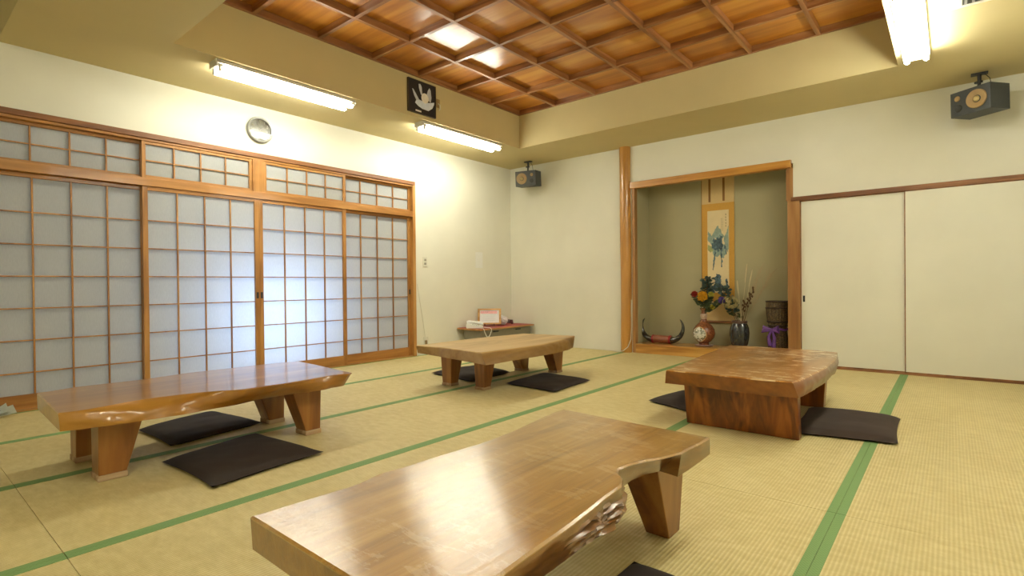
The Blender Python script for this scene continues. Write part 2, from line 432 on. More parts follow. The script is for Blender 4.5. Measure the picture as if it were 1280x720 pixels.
def tapered_leg(parent, name, mat, top, foot, zt, z0=.0, bev=.004, lean=(0, 0)):
    # top / foot : (x0,x1,y0,y1) rectangles (local)
    bm = new_bm()
    T = [bm.verts.new((x, y, zt)) for x, y in ((top[0], top[2]), (top[1], top[2]), (top[1], top[3]), (top[0], top[3]))]
    B = [bm.verts.new((x, y, z0)) for x, y in ((foot[0], foot[2]), (foot[1], foot[2]), (foot[1], foot[3]), (foot[0], foot[3]))]
    bm.faces.new(T); bm.faces.new(B[::-1])
    for i in range(4): bm.faces.new((T[i], T[(i+1) % 4], B[(i+1) % 4], B[i]))
    bmesh.ops.recalc_face_normals(bm, faces=bm.faces[:])
    bmesh.ops.bevel(bm, geom=bm.edges[:], offset=bev, segments=2, affect='EDGES', profile=.5)
    return obj(name, bm, mat, parent)
def foot_pad(leg, rect, h, mat):
    bm = new_bm(); add_box(bm, (rect[0]-.003, rect[2]-.003, 0), (rect[1]+.003, rect[3]+.003, h), .002); return obj('foot_pad', bm, mat, leg)
PADM = wood('pale_worn_pad_wood', srgb(128, 100, 70), srgb(176, 146, 112), srgb(200, 178, 146), 'y', rough=.8)

def table_top_mat(name, dark, mid, light, rough, coat, coat_rough, scale=.5, bmp=.12, fig=1.6, scratch=0., ring=.10, edge=None):
    m = wood(name, dark, mid, light, 'y', rough, coat, scale, bmp, coat_rough, fig, ring)
    nt = m.node_tree; b = nt.nodes['Principled BSDF']
    src = b.inputs['Base Color'].links[0].from_socket
    vo = N(nt, 'ShaderNodeTexNoise', Scale=2.3, Detail=5., Distortion=.8); nt.links.new(coords(nt, (2.2, .8, 1)), vo.inputs['Vector'])
    rk = ramp(nt, vo.outputs['Fac'], [(.28, (.55, .5, .45)), (.42, (1, 1, 1)), (.8, (1.0, .98, .92))])
    mx = N(nt, 'ShaderNodeMix', data_type='RGBA', blend_type='MULTIPLY'); mx.inputs[0].default_value = .8
    nt.links.new(src, mx.inputs[6]); nt.links.new(rk.outputs['Color'], mx.inputs[7])
    last = mx.outputs[2]
    if scratch:
        sc = N(nt, 'ShaderNodeTexNoise', Scale=1., Detail=8., Roughness=.75, Distortion=.4); nt.links.new(coords(nt, (9, 22, 5)), sc.inputs['Vector'])
        rs = ramp(nt, sc.outputs['Fac'], [(.53, (0, 0, 0)), (.57, (1, 1, 1))])
        m2 = N(nt, 'ShaderNodeMix', data_type='RGBA')
        tz = nt.nodes.new('ShaderNodeTexCoord'); sz = nt.nodes.new('ShaderNodeSeparateXYZ'); nt.links.new(tz.outputs['Object'], sz.inputs[0])
        gz = N(nt, 'ShaderNodeMath', operation='GREATER_THAN'); nt.links.new(sz.outputs['Z'], gz.inputs[0]); gz.inputs[1].default_value = .322
        ls = N(nt, 'ShaderNodeTexNoise', Scale=2.6, Detail=2.); nt.links.new(coords(nt), ls.inputs['Vector'])
        rl = ramp(nt, ls.outputs['Fac'], [(.42, (.15, .15, .15)), (.58, (1, 1, 1))])
        g2 = N(nt, 'ShaderNodeMath', operation='MULTIPLY'); nt.links.new(gz.outputs[0], g2.inputs[0]); nt.links.new(rl.outputs['Color'], g2.inputs[1])
        g3 = N(nt, 'ShaderNodeMath', operation='MULTIPLY'); nt.links.new(g2.outputs[0], g3.inputs[0])
        mm = N(nt, 'ShaderNodeMath', operation='MULTIPLY'); nt.links.new(rs.outputs['Color'], mm.inputs[0]); mm.inputs[1].default_value = scratch
        nt.links.new(mm.outputs[0], g3.inputs[1]); nt.links.new(g3.outputs[0], m2.inputs[0]); nt.links.new(last, m2.inputs[6]); m2.inputs[7].default_value = c4((.80, .64, .42)); last = m2.outputs[2]
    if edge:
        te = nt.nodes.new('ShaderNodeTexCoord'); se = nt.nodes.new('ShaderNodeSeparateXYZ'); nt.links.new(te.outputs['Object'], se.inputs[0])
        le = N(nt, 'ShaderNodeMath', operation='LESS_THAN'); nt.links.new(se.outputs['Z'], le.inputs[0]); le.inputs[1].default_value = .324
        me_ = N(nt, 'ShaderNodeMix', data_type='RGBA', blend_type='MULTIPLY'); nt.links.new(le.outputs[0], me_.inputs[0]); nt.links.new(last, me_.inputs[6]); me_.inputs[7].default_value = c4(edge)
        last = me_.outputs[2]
    nt.links.new(last, b.inputs['Base Color'])
    return m
T1M = table_top_mat('glossy_amber_wood', srgb(122, 78, 24), srgb(158, 108, 38), srgb(180, 132, 58), .28, .6, .08, bmp=.05)
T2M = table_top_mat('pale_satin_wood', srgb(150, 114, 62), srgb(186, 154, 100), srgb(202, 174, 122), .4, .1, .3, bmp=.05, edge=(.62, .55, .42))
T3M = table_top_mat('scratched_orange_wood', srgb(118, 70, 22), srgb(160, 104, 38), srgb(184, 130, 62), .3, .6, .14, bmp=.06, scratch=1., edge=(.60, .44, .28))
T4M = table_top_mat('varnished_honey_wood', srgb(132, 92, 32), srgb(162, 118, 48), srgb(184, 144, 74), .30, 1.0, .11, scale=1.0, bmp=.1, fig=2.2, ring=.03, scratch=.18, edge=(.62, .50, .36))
_nt = T4M.node_tree; _b = _nt.nodes['Principled BSDF']; _b.inputs['Coat IOR'].default_value = 1.75
_n = N(_nt, 'ShaderNodeTexNoise', Scale=1., Detail=7., Roughness=.7, Distortion=.3); _nt.links.new(coords(_nt, (55, 5, 20)), _n.inputs['Vector'])
_n2 = N(_nt, 'ShaderNodeTexNoise', Scale=9., Detail=4.); _nt.links.new(coords(_nt), _n2.inputs['Vector'])
_m = N(_nt, 'ShaderNodeMath', operation='MULTIPLY_ADD'); _nt.links.new(_n2.outputs['Fac'], _m.inputs[0]); _m.inputs[1].default_value = .5; _nt.links.new(_n.outputs['Fac'], _m.inputs[2])
_bp = N(_nt, 'ShaderNodeBump', Strength=.5, Distance=.0022); _nt.links.new(_m.outputs[0], _bp.inputs['Height'])
_nt.links.new(_bp.outputs['Normal'], _b.inputs['Normal']); _nt.links.new(_bp.outputs['Normal'], _b.inputs['Coat Normal'])
LG1 = wood('leg_wood_amber', srgb(112, 64, 24), srgb(144, 92, 38), srgb(164, 112, 54), 'z', .4, .3, 1., .05)
LG3 = wood('panel_leg_wood', srgb(84, 40, 10), srgb(128, 68, 16), srgb(158, 92, 32), 'z', .35, .4, 1.1, .06, fig=1.5)

# table by the shoji doors
O1 = (1.80, -4.62)
t = thing('low_table', 'long glossy amber low table with a live edge, beside the left shoji doors', 'table', (O1[0], O1[1], .0013), group='live-edge low tables')
P1 = [(1.481, -5.225, .01, 0, .07, 0), (1.425, -5.08, 0, 0, .07, 1), (1.45, -4.8, 0, 0, .07, 1), (1.41, -4.568, 0, 0, .07, 1), (1.44, -4.207, 0, 0, .07, 1), (1.455, -4.051, 0, 0, .07, 1), (1.50, -3.957, 0, -.01, .07, 0),
      (1.724, -3.967, 0, -.02, .07, 0), (1.992, -3.995, 0, -.03, .07, 0), (2.170, -4.008, -.03, -.035, .07, 0), (2.189, -4.04, -.04, -.03, .07, 0), (2.155, -4.12, -.01, 0, .07, 1), (2.165, -4.199, 0, 0, .07, 1), (2.179, -4.384, -.06, 0, .07, 1), (2.172, -4.519, -.05, 0, .07, 1), (2.165, -4.613, -.03, 0, .075, 1),
      (2.116, -4.679, 0, 0, .078, 1), (2.08, -4.751, .03, 0, .08, 1), (2.062, -4.829, .055, 0, .08, 1), (2.05, -4.902, .055, 0, .08, 1), (2.045, -4.989, .055, 0, .08, 1), (2.07, -5.095, .03, 0, .076, 1), (2.085, -5.188, 0, 0, .074, 1), (2.070, -5.252, 0, .005, .072, 0)]
slab('tabletop', P1, .33, T1M, t, O1, .007)
for (x0, x1, ya, yb, s) in ((1.50, 1.60, -5.11, -5.01, 1), (1.88, 1.985, -5.11, -5.01, 1), (1.53, 1.64, -4.22, -4.13, -1), (1.93, 2.035, -4.21, -4.125, -1)):
    r = (x0-O1[0], x1-O1[0], ya-O1[1], yb-O1[1])
    tp = (r[0]-.01, r[1]+.008, r[2], r[3]+.065) if s > 0 else (r[0]-.01, r[1]+.012, r[2]-.085, r[3])
    lg = tapered_leg(t, 'leg', LG1, tp, r, .262, .024)
    foot_pad(lg, r, .025, PADM)
# far table
O2 = (1.85, -2.25)
t = thing('low_table', 'pale satin low table with pointed far corner, near the telephone desk', 'table', (O2[0], O2[1], .0013), group='live-edge low tables')
P2 = [(1.433, -2.93, .01, .01, .06, 0), (1.425, -2.574, 0, 0, .06, 1), (1.44, -2.169, 0, 0, .06, 1), (1.515, -1.64, 0, 0, .07, 0),
      (1.898, -1.575, .03, -.06, .08, 0), (2.05, -1.555, .09, -.17, .085, 0), (2.131, -1.854, .07, -.03, .085, 1), (2.185, -2.10, .05, 0, .085, 1), (2.215, -2.298, .04, 0, .082, 1), (2.20, -2.647, .05, 0, .08, 1), (2.175, -2.88, .07, 0, .08, 1),
      (2.160, -2.950, .075, -.03, .08, 0), (1.90, -2.918, .02, -.01, .078, 0), (1.673, -2.895, 0, -.02, .07, 0)]
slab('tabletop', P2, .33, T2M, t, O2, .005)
for (x0, x1, ya, yb, s) in ((1.545, 1.645, -2.75, -2.67, 1), (1.885, 1.975, -2.72, -2.64, 1), (1.56, 1.66, -1.84, -1.76, -1), (1.88, 1.975, -1.74, -1.66, -1)):
    r = (x0-O2[0], x1-O2[0], ya-O2[1], yb-O2[1])
    tp = (r[0]-.01, r[1]+.015, r[2]-.01, r[3]+.05) if s > 0 else (r[0]-.02, r[1]+.015, r[2]-.11, r[3]+.01)
    lg = tapered_leg(t, 'leg', LG1, tp, r, .268, .02)
    foot_pad(lg, r, .021, PADM)
# table in front of the alcove
O3 = (3.84, -2.25)
t = thing('low_table', 'scratched orange low table on solid panel legs, in front of the alcove', 'table', (O3[0], O3[1], .0013), group='live-edge low tables')
P3 = [(3.519, -2.905, -.02, .03, .08, 0), (3.495, -2.597, 0, 0, .08, 1), (3.454, -2.139, 0, 0, .08, 1), (3.43, -1.607, 0, 0, .08, 1), (3.42, -1.50, 0, 0, .08, 0), (3.75, -1.49, 0, 0, .08, 0),
      (4.005, -1.475, 0, 0, .08, 0), (4.142, -1.53, .0, 0, .075, 0), (4.168, -1.75, .0, 0, .075, 1), (4.183, -1.946, .005, 0, .078, 1), (4.192, -2.319, .005, 0, .08, 1), (4.172, -2.653, .01, 0, .082, 1), (4.160, -2.80, .012, .02, .083, 1), (4.146, -2.885, .018, .045, .083, 0),
      (4.00, -2.905, 0, .03, .083, 0), (3.807, -2.900, 0, .03, .082, 0), (3.66, -2.898, -.005, .03, .08, 0)]
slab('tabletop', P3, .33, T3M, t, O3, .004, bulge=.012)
tapered_leg(t, 'panel_leg', LG3, (-.285, .300, -.50, -.43), (-.29, .297, -.445, -.385), .252, 0, .005)
tapered_leg(t, 'panel_leg', LG3, (-.285, .285, .40, .48), (-.285, .265, .42, .49), .252, 0, .005)
# nearest table
O4 = (3.87, -4.62)
t = thing('low_table', 'large honey-coloured low table with a notched bark edge, lower centre of the photo', 'table', (O4[0], O4[1], .0013), group='live-edge low tables')
P4 = [(3.597, -5.205, 0, .004, .072, 0), (3.604, -5.144, 0, 0, .072, 1), (3.611, -5.043, 0, 0, .072, 1), (3.62, -4.974, 0, 0, .072, 1), (3.613, -4.926, 0, 0, .072, 1), (3.598, -4.888, 0, 0, .072, 1), (3.612, -4.809, 0, 0, .07, 1), (3.613, -4.738, 0, 0, .07, 1), (3.618, -4.653, 0, 0, .068, 1), (3.63, -4.515, 0, 0, .065, 1), (3.622, -4.374, 0, 0, .06, 1), (3.597, -4.203, 0, 0, .058, 1), (3.58, -4.082, 0, 0, .056, 1), (3.586, -4.013, 0, 0, .055, 0),
      (3.87, -4.03, 0, 0, .054, 0), (4.155, -4.045, 0, 0, .052, 0), (4.154, -4.12, 0, 0, .055, 0), (4.146, -4.20, 0, 0, .062, 0), (4.146, -4.249, -.012, .0, .07, 0), (4.138, -4.268, -.06, .025, .068, 0), (4.122, -4.319, -.062, .01, .064, 0), (4.092, -4.373, -.04, 0, .064, 0), (4.074, -4.426, -.022, 0, .067, 0), (4.068, -4.473, -.012, 0, .07, 0),
      (4.082, -4.50, .0, 0, .078, 0), (4.104, -4.520, .006, 0, .085, 0), (4.128, -4.570, .004, 0, .085, 0), (4.131, -4.65, .0, 0, .08, 0), (4.138, -4.722, -.004, 0, .075, 1), (4.146, -4.813, -.01, 0, .072, 1), (4.149, -4.888, -.01, 0, .072, 1), (4.153, -4.988, -.01, 0, .072, 1), (4.158, -5.06, -.01, 0, .072, 1), (4.165, -5.212, -.01, .004, .072, 0)]
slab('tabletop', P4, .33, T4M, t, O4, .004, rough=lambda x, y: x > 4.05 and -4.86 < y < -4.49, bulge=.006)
for (x0, x1, ya, yb, s) in ((3.66, 3.735, -5.09, -5.0, 1), (3.968, 4.043, -5.09, -5.0, 1), (3.66, 3.735, -4.105, -4.025, -1), (3.966, 4.046, -4.105, -4.022, -1)):
    r = (x0-O4[0], x1-O4[0], ya-O4[1], yb-O4[1])
    tp = (r[0]-.03, r[1]+.005, r[2], r[3]+.10) if s > 0 else (r[0]-.03, r[1]+.02, r[2]-.13, r[3]-.005)
    tapered_leg(t, 'leg', LG1, tp, r, .268, 0, .003)

# ------------------------------------------------------------------ floor cushions
def cushion(corners, label, h=.036, mat=CLOTH, seed=0):
    cx = sum(p[0] for p in corners)/4; cy = sum(p[1] for p in corners)/4
    A, B, C_, D = [Vector((p[0]-cx, p[1]-cy, 0)) for p in corners]
    n = 26; bm = new_bm(); top = {}; bot = {}
    for i in range(n+1):
        for j in range(n+1):
            u, v = i/n, j/n
            p = (A*(1-u)+B*u)*(1-v)+(D*(1-u)+C_*u)*v
            e = (1-abs(2*u-1)**5)*(1-abs(2*v-1)**5)
            pin = 1-.045*(1-abs(2*u-1)**2)*(abs(2*v-1)**3)-.045*(1-abs(2*v-1)**2)*(abs(2*u-1)**3)
            p = p*pin
            w = noise.fractal(Vector((p.x*6+seed, p.y*6, seed*1.3)), 1., 2., 3)*.006*e
            z = .012+(h-.012)*(e**.42)*(.86+.14*math.cos((u-.5)*(v-.5)*6)) + w
            border = i in (0, n) or j in (0, n)
            vt = bm.verts.new((p.x, p.y, z)); top[i, j] = vt
            bot[i, j] = vt if border else bm.verts.new((p.x, p.y, .012-.011*min(1, e*4)))
    for i in range(n):
        for j in range(n):
            bm.faces.new((top[i, j], top[i+1, j], top[i+1, j+1], top[i, j+1]))
            q = [bot[i, j], bot[i, j+1], bot[i+1, j+1], bot[i+1, j]]
            try: bm.faces.new(q)
            except Exception: pass
    o = obj('floor_cushion', bm, mat, None, (cx, cy, .0005), smooth=True)
    return tag(o, label, 'cushion', 'dark brown floor cushions')
cushion([(1.20, -4.76), (1.69, -4.75), (1.60, -4.24), (1.05, -4.31)], 'dark brown floor cushion behind the amber table, mostly under its top', seed=1)
cushion([(1.935, -4.865), (2.455, -4.845), (2.395, -4.32), (1.80, -4.375)], 'dark brown floor cushion in front of the amber table by the shoji doors', seed=2)
cushion([(1.08, -2.46), (1.67, -2.55), (1.64, -2.0), (1.14, -1.88)], 'dark brown floor cushion seen between the legs of the pale far table', h=.042, seed=3)
cushion([(1.955, -2.44), (2.465, -2.475), (2.43, -1.91), (1.91, -1.85)], 'dark brown floor cushion in front of the pale far table', seed=4)
cushion([(3.14, -2.33), (3.54, -2.50), (3.62, -1.98), (3.22, -1.87)], 'dark brown floor cushion left of the orange panel-leg table', h=.042, seed=5)
cushion([(4.06, -2.60), (4.535, -2.50), (4.51, -1.91), (4.04, -1.93)], 'dark brown floor cushion right of the orange table, lying on the green strip', h=.05, mat=CLOTHL, seed=6)
cushion([(3.98, -4.86), (4.52, -4.84), (4.56, -4.33), (4.03, -4.315)], 'dark brown floor cushion at the bottom edge beside the nearest table', h=.042, seed=7)

# ------------------------------------------------------------------ fluorescent lights
def fluorescent(x, y0, y1, label):
    t = thing('fluorescent_light', label, 'ceiling light', (x, (y0+y1)/2, H1), group='twin-tube fluorescent ceiling lights')
    h = abs(y1-y0)/2
    bm = new_bm(); add_prism(bm, [(-.055, 0), (-.074, -.03), (-.025, -.045), (.025, -.045), (.074, -.03), (.055, 0)], 'y', -h, h); obj('batten', bm, WHITE, t)
    for s in (-1, 1):
        bm = new_bm()
        add_tube(bm, [(s*.053, -h+.03, -.062), (s*.053, h-.03, -.062)], .0165, 14)
        obj('tube', bm, tube, t, smooth=True)
    for e in (-1, 1):
        bm = new_bm()
        for s in (-1, 1): add_box(bm, (s*.053-.013, e*(h-.032)-.012, -.078), (s*.053+.013, e*(h-.032)+.012+.0, -.03), .003)
        add_box(bm, (-.06, e*h-.004, -.05), (.06, e*h+.004, 0), .002)
        obj('lamp_holder', bm, CREAM, t)
    return t
fluorescent(.728, -3.03, -4.15, 'twin-tube fluorescent light above the clock, on the left soffit')
fluorescent(.728, -1.10, -2.27, 'twin-tube fluorescent light on the left soffit, nearest the far corner')
fluorescent(4.555, -1.00, -2.18, 'twin-tube fluorescent light at top right, left of the right-hand speaker')
fluorescent(4.555, -3.05, -4.2, 'twin-tube fluorescent light on the right soffit behind the air vent, above the top edge')

lt = fluorescent(4.0, -5.6, -6.75, 'twin-tube fluorescent light on the higher ceiling behind the viewer, outside the photo')
lt.location.z = 2.68

# ------------------------------------------------------------------ speakers
def speaker(loc, yaw_, tilt, mir, label):
    t = thing('speaker', label, 'speaker', loc, (tilt, 0, yaw_), 'pair of box speakers hung from the soffit')
    w, d, h = .141, .1, .096
    box_obj('cabinet', (-w, -d, -h), (w, d, h), CHAR, t, .003)
    sx = mir
    bm = new_bm(); add_lathe(bm, [(0, -.012), (.022, -.010), (.03, .002), (.058, -.004+.014), (.066, .012), (.070, .010), (.071, .0)], (sx*.050, -d-.002, 0.0), 32, '-y')
    wf = obj('woofer', bm, CONE, t, smooth=True)
    bm = new_bm(); add_lathe(bm, [(0, .016), (.014, .013), (.022, .003), (.022, 0)], (sx*.050, -d-.004, 0.0), 24, '-y'); obj('dust_cap', bm, DUSTC, wf, smooth=True)
    bm = new_bm(); add_lathe(bm, [(0, .006), (.010, .008), (.020, .004), (.021, 0)], (-sx*.088, -d-.001, .042), 24, '-y'); obj('tweeter', bm, CONE, t, smooth=True)
    bm = new_bm(); add_lathe(bm, [(0, .001), (.021, .001), (.026, .004), (.028, 0)], (-sx*.083, -d-.0005, -.035), 24, '-y'); obj('port', bm, BLACK, t, smooth=True)
    # bracket up to the soffit (undo the tilt/yaw)
    R = Matrix.Rotation(yaw_, 3, 'Z') @ Matrix.Rotation(tilt, 3, 'X'); inv = R.inverted()
    top = inv @ Vector((0, 0, H1-loc[2]))
    bm = new_bm()
    add_tube(bm, [Vector((0, 0, h-.005)), Vector((0, 0, h+.03)), top*.72], .011, 10)
    add_tube(bm, [top*.70, top*.995], .013, 10)
    q = top*.69; add_box(bm, (q.x-.03, q.y-.012, q.z-.008), (q.x+.018, q.y+.012, q.z+.008), .002)
    br = obj('bracket', bm, BLACK, t, smooth=True)
    bm = new_bm(); tb = bmesh.new(); bmesh.ops.create_cube(tb, size=1)
    bmesh.ops.scale(tb, vec=(.10, .05, .012), verts=tb.verts[:])
    merge(bm, tb, Matrix.Translation(inv @ Vector((0, 0, H1-loc[2]-.007))) @ inv.to_4x4() @ R.to_4x4() @ inv.to_4x4())
    obj('mounting_plate', bm, BLACK, br)
    bm = new_bm(); a = inv @ Vector((.03, 0, H1-loc[2]-.01))
    add_tube(bm, [a, a*.8+Vector((.03, .02, 0)), Vector((.05, .05, h+.03)), Vector((.05, .09, h-.002))], .0025, 6); obj('cable', bm, BLACK, t)
    return t
speaker((4.9104, -.2202, 2.1963), -.6284, .0285, 1, 'charcoal box speaker hanging at top right, above the sliding doors')
speaker((.4894, -.2202, 2.1844), .2732, .0926, -1, 'small charcoal box speaker hanging in the far corner')

# ------------------------------------------------------------------ air vent
t = thing('air_vent', 'beige ceiling air vent with a dark slotted grille beside the right fluorescent light', 'air vent', (4.95, -1.93, H1))
box_obj('cover', (-.24, -.30, -.012), (.24, .30, 0), CREAM, t, .003)
box_obj('grille', (-.16, .13, -.015), (.0, .255, -.004), BLACK, t)
for k in range(5):
    g = new_bm(); add_box(g, (-.15+.034*k, .14, -.018), (-.138+.034*k, .245, -.013)); obj('slat', g, plain('grey_slat', (.3, .3, .29), .5) if k == 0 else bpy.data.materials['grey_slat'], t)

# ------------------------------------------------------------------ wall clock
t = thing('wall_clock', 'round wall clock with silver face and grey rim above the shoji doors', 'clock', (.0, -3.492, 2.203))
bm = new_bm(); add_lathe(bm, [(.0, .001), (.112, .001), (.115, .02), (.108, .032), (.098, .030), (.095, .018)], (0, 0, 0), 48, 'x'); obj('rim', bm, GREYR, t, smooth=True)
bm = new_bm(); add_lathe(bm, [(0, .018), (.097, .018)], (0, 0, 0), 48, 'x'); obj('face', bm, plain('silver_dial', (.42, .42, .40), .2, metal=.5, var=.03), t)
import_white = plain('white_numeral', (.85, .85, .82), .4)
bm = new_bm()
SEG = {'0': 'abcdef', '1': 'bc', '2': 'abged', '3': 'abgcd', '4': 'fgbc', '5': 'afgcd', '6': 'afgedc', '7': 'abc', '8': 'abcdefg', '9': 'abcdfg'}
def digit(bm, ch, u, v, w, h, th, x):
    L = {'a': ((0, h), (w, h)), 'b': ((w, h), (w, h/2)), 'c': ((w, h/2), (w, 0)), 'd': ((0, 0), (w, 0)), 'e': ((0, 0), (0, h/2)), 'f': ((0, h/2), (0, h)), 'g': ((0, h/2), (w, h/2))}
    for s in SEG[ch]:
        (a, b), (c, d) = L[s]
        add_box(bm, (x, u+min(a, c)-th/2, v+min(b, d)-th/2), (x+.001, u+max(a, c)+th/2, v+max(b, d)+th/2))
for n_ in range(1, 13):
    a = 2*PI*n_/12; s = str(n_); w_, h_ = .008, .018
    u = math.sin(a)*.076; v = math.cos(a)*.076
    bm = new_bm()
    for i, ch in enumerate(s): digit(bm, ch, u-(len(s)*.012)/2+i*.012+.002, v-h_/2, w_, h_, .003, .0185)
    obj('numeral', bm, import_white, t)
def hand(ang, L, w):
    bm = new_bm(); add_prism(bm, [(-w, -.012), (w, -.012), (w*.5, L), (-w*.5, L)], 'x', .021, .0225)
    bmesh.ops.rotate(bm, verts=bm.verts[:], cent=(0, 0, 0), matrix=Matrix.Rotation(-ang, 3, 'X')); return bm
obj('hour_hand', hand(math.radians(55), .045, .0035), import_white, t); obj('minute_hand', hand(math.radians(-30), .068, .0028), import_white, t)
bm = new_bm(); add_lathe(bm, [(0, .0265), (.096, .0265), (.096, .0255), (0, .0255)], (0, 0, 0), 48, 'x')
gm, gnt, gb = new_mat('clock_glass'); gb.inputs['Transmission Weight'].default_value = 1; gb.inputs['Roughness'].default_value = .03; gb.inputs['IOR'].default_value = 1.3
obj('glass', bm, gm, t)

# ------------------------------------------------------------------ black picture on the frieze
t = thing('picture', 'black panel picture with a white paper flower shape, on the frieze under the coffers', 'picture', (XS, -2.315, 2.606))
PW, PH = .166, .150
box_obj('backing', (.001, -PW, -PH), (.018, PW, PH), plain('black_lacquer', (.012, .014, .018), .45), t, .002)
bm = new_bm()
for a, b in (((.001, -PW-.006, -PH-.006), (.022, -PW, PH+.006)), ((.001, PW, -PH-.006), (.022, PW+.006, PH+.006)), ((.001, -PW, PH), (.022, PW, PH+.006)), ((.001, -PW, -PH-.006), (.022, PW, -PH))): add_box(bm, a, b)
obj('frame', bm, plain('dark_frame', (.05, .035, .02), .5), t)
PAPR = plain('pale_blue_paper', (.74, .84, .97), .7); PAPC = plain('cream_paper', (.86, .84, .76), .7)
def flat(name, pts, m_, x=.018, th=.002):
    bm = new_bm(); add_prism(bm, pts, 'x', x, x+th); return obj(name, bm, m_, t)
def curve_pts(c, rx, rz, a0, a1, n=14): return [(c[0]+rx*math.cos(a0+(a1-a0)*k/n), c[1]+rz*math.sin(a0+(a1-a0)*k/n)) for k in range(n+1)]
flat('bowl_shape', [(-.09, -.062), (-.075, -.035), (-.045, -.022), (.03, -.035), (.10, -.022), (.150, -.005), (.148, -.025), (.125, -.070), (.075, -.105), (.0, -.102), (-.055, -.085)], PAPR)
flat('round_shape', curve_pts((.03, .005), .045, .048, 0, 2*PI*.97, 20), PAPC, .0205)
PAPR0 = PAPR; PAPR = plain('grey_paper', (.56, .60, .66), .7)
flat('left_petal', [(-.125, .062), (-.11, .06), (-.06, .0), (-.035, -.03), (-.075, -.035), (-.10, .0)], PAPR)
flat('middle_petal', [(-.045, .125), (-.025, .13), (-.008, .105), (.0, .03), (-.018, .028), (-.04, .085)], PAPR)
flat('right_petal', [(.09, .12), (.105, .10), (.115, .03), (.105, -.02), (.07, .0), (.055, .045), (.07, .09)], PAPR)
flat('small_label', [(-.085, -.140), (-.015, -.140), (-.015, -.125), (-.085, -.125)], PAPC)
t = thing('wall_hook', 'small tan plastic hook right of the black picture', 'hook', (XS, -2.10, 2.60))
box_obj('plate', (.001, -.022, -.03), (.007, .022, .055), plain('tan_plastic', (.35, .24, .10), .5), t, .002)
bm = new_bm(); add_tube(bm, [(.006, 0, .01), (.03, 0, -.01), (.034, .0, -.045), (.02, .0, -.06)], .006, 8); obj('hook_arm', bm, CREAM, t, smooth=True)

# ------------------------------------------------------------------ small fittings on the left wall
t = thing('light_switch', 'small cream wall switch right of the shoji doors', 'switch', (.0, -1.577, 1.085))
box_obj('plate', (.0005, -.033, -.058), (.007, .033, .058), CREAM, t, .002); box_obj('rocker', (.007, -.014, .008), (.011, .014, .035), plain('grey_rocker', (.35, .33, .26), .5), t, .001); box_obj('rocker', (.007, -.014, -.035), (.011, .014, -.008), bpy.data.materials['grey_rocker'], t, .001)
t = thing('power_outlet', 'small cream power outlet low on the wall beside the shoji doors', 'outlet', (.0, -1.575, .15))
box_obj('plate', (.0005, -.035, -.06), (.008, .035, .06), CREAM, t, .002); outlet = t
box_obj('plug', (.008, -.022, -.03), (.03, .0, .02), plain('brown_plug', (.25, .17, .08), .5), t, .003)
tag(box_obj('paper_notice', (.001, -.72, 1.03), (.003, -.585, 1.235), plain('white_paper', (.80, .80, .76), .7, var=.02)), 'plain white paper sheet on the wall above the desk', 'paper sheet')
bm = new_bm(); add_tube(bm, [(.006, -.125, .68), (.006, -.085, .45), (.006, -.045, .25), (.006, -.010, .04)], .0028, 6)
obj('cord', bm, CREAM, outlet, smooth=True)

# ------------------------------------------------------------------ low telephone desk
t = thing('low_desk', 'low desk with a red top and tan edge against the left wall in the corner', 'desk', (.0, -.55, 0))
box_obj('top', (.004, -.52, .258), (.42, .52, .276), wood('tan_desk_edge', srgb(140, 92, 44), srgb(176, 124, 70), srgb(190, 144, 90), 'y', .5), t, .003)
box_obj('red_mat', (.01, -.50, .276), (.395, .50, .279), RED, t)
box_obj('apron', (.10, -.49, .14), (.38, .49, .258), GREYP, t, .003)
for y in (-.22, .22): box_obj('handle', (.38, y-.05, .222), (.390, y+.05, .238), BLACK, t, .003)
for sx in (.11, .35):
    for sy in (-.46, .46):
        bm = new_bm(); add_tube(bm, [(sx, sy, .2), (sx, sy, 0)], [.016, .012], 10); obj('leg', bm, BLACK, t)
DZ = .279
# telephone
t = thing('telephone', 'white desk telephone with a hanging curly cord on the left end of the low desk', 'telephone', (.20, -.955, DZ), (0, 0, math.radians(-50)))
bm = new_bm(); add_prism(bm, [(-.10, 0), (.10, 0), (.10, .022), (-.07, .055), (-.10, .055)], 'x', -.085, .085); bmesh.ops.bevel(bm, geom=bm.edges[:], offset=.005, segments=2, affect='EDGES'); bo = obj('body', bm, WHITE, t, smooth=True)
bm = new_bm()
for i in range(3):
    for j in range(4): add_box(bm, (.0+i*.024, -.03+.0-.0+j*.024, .040-j*.0045-.004), (.016+i*.024, -.014+j*.024, .047-j*.0045))
obj('keypad', bm, plain('grey_green_keys', (.30, .36, .30), .5), bo)
bm = new_bm(); add_tube(bm, [(-.055, -.10, .062), (-.055, -.075, .072), (-.055, 0, .066), (-.055, .075, .056), (-.055, .10, .042)], [.018, .022, .014, .022, .018], 12); obj('handset', bm, WHITE, t, smooth=True)
bm = new_bm(); pts = []
import_mat = Matrix.Rotation(math.radians(50), 3, 'Z')
for k in range(60):
    f = k/59; base = Vector((.10-.0*f, -.13+.16*f, 0)); base = Vector((.245, -.09+.13*f, -.02-.085*math.sin(PI*f)+.01*f))
    pts.append(import_mat @ (base+Vector((.004*math.cos(k*1.9), 0, .004*math.sin(k*1.9)))))
add_tube(bm, [import_mat @ Vector((.12, -.09, .012)), import_mat @ Vector((.225, -.09, .010))]+pts+[import_mat @ Vector((.225, .04, .008)), import_mat @ Vector((.10, .04, .012))], .0035, 6)
obj('curly_cord', bm, WHITE, t, smooth=True)
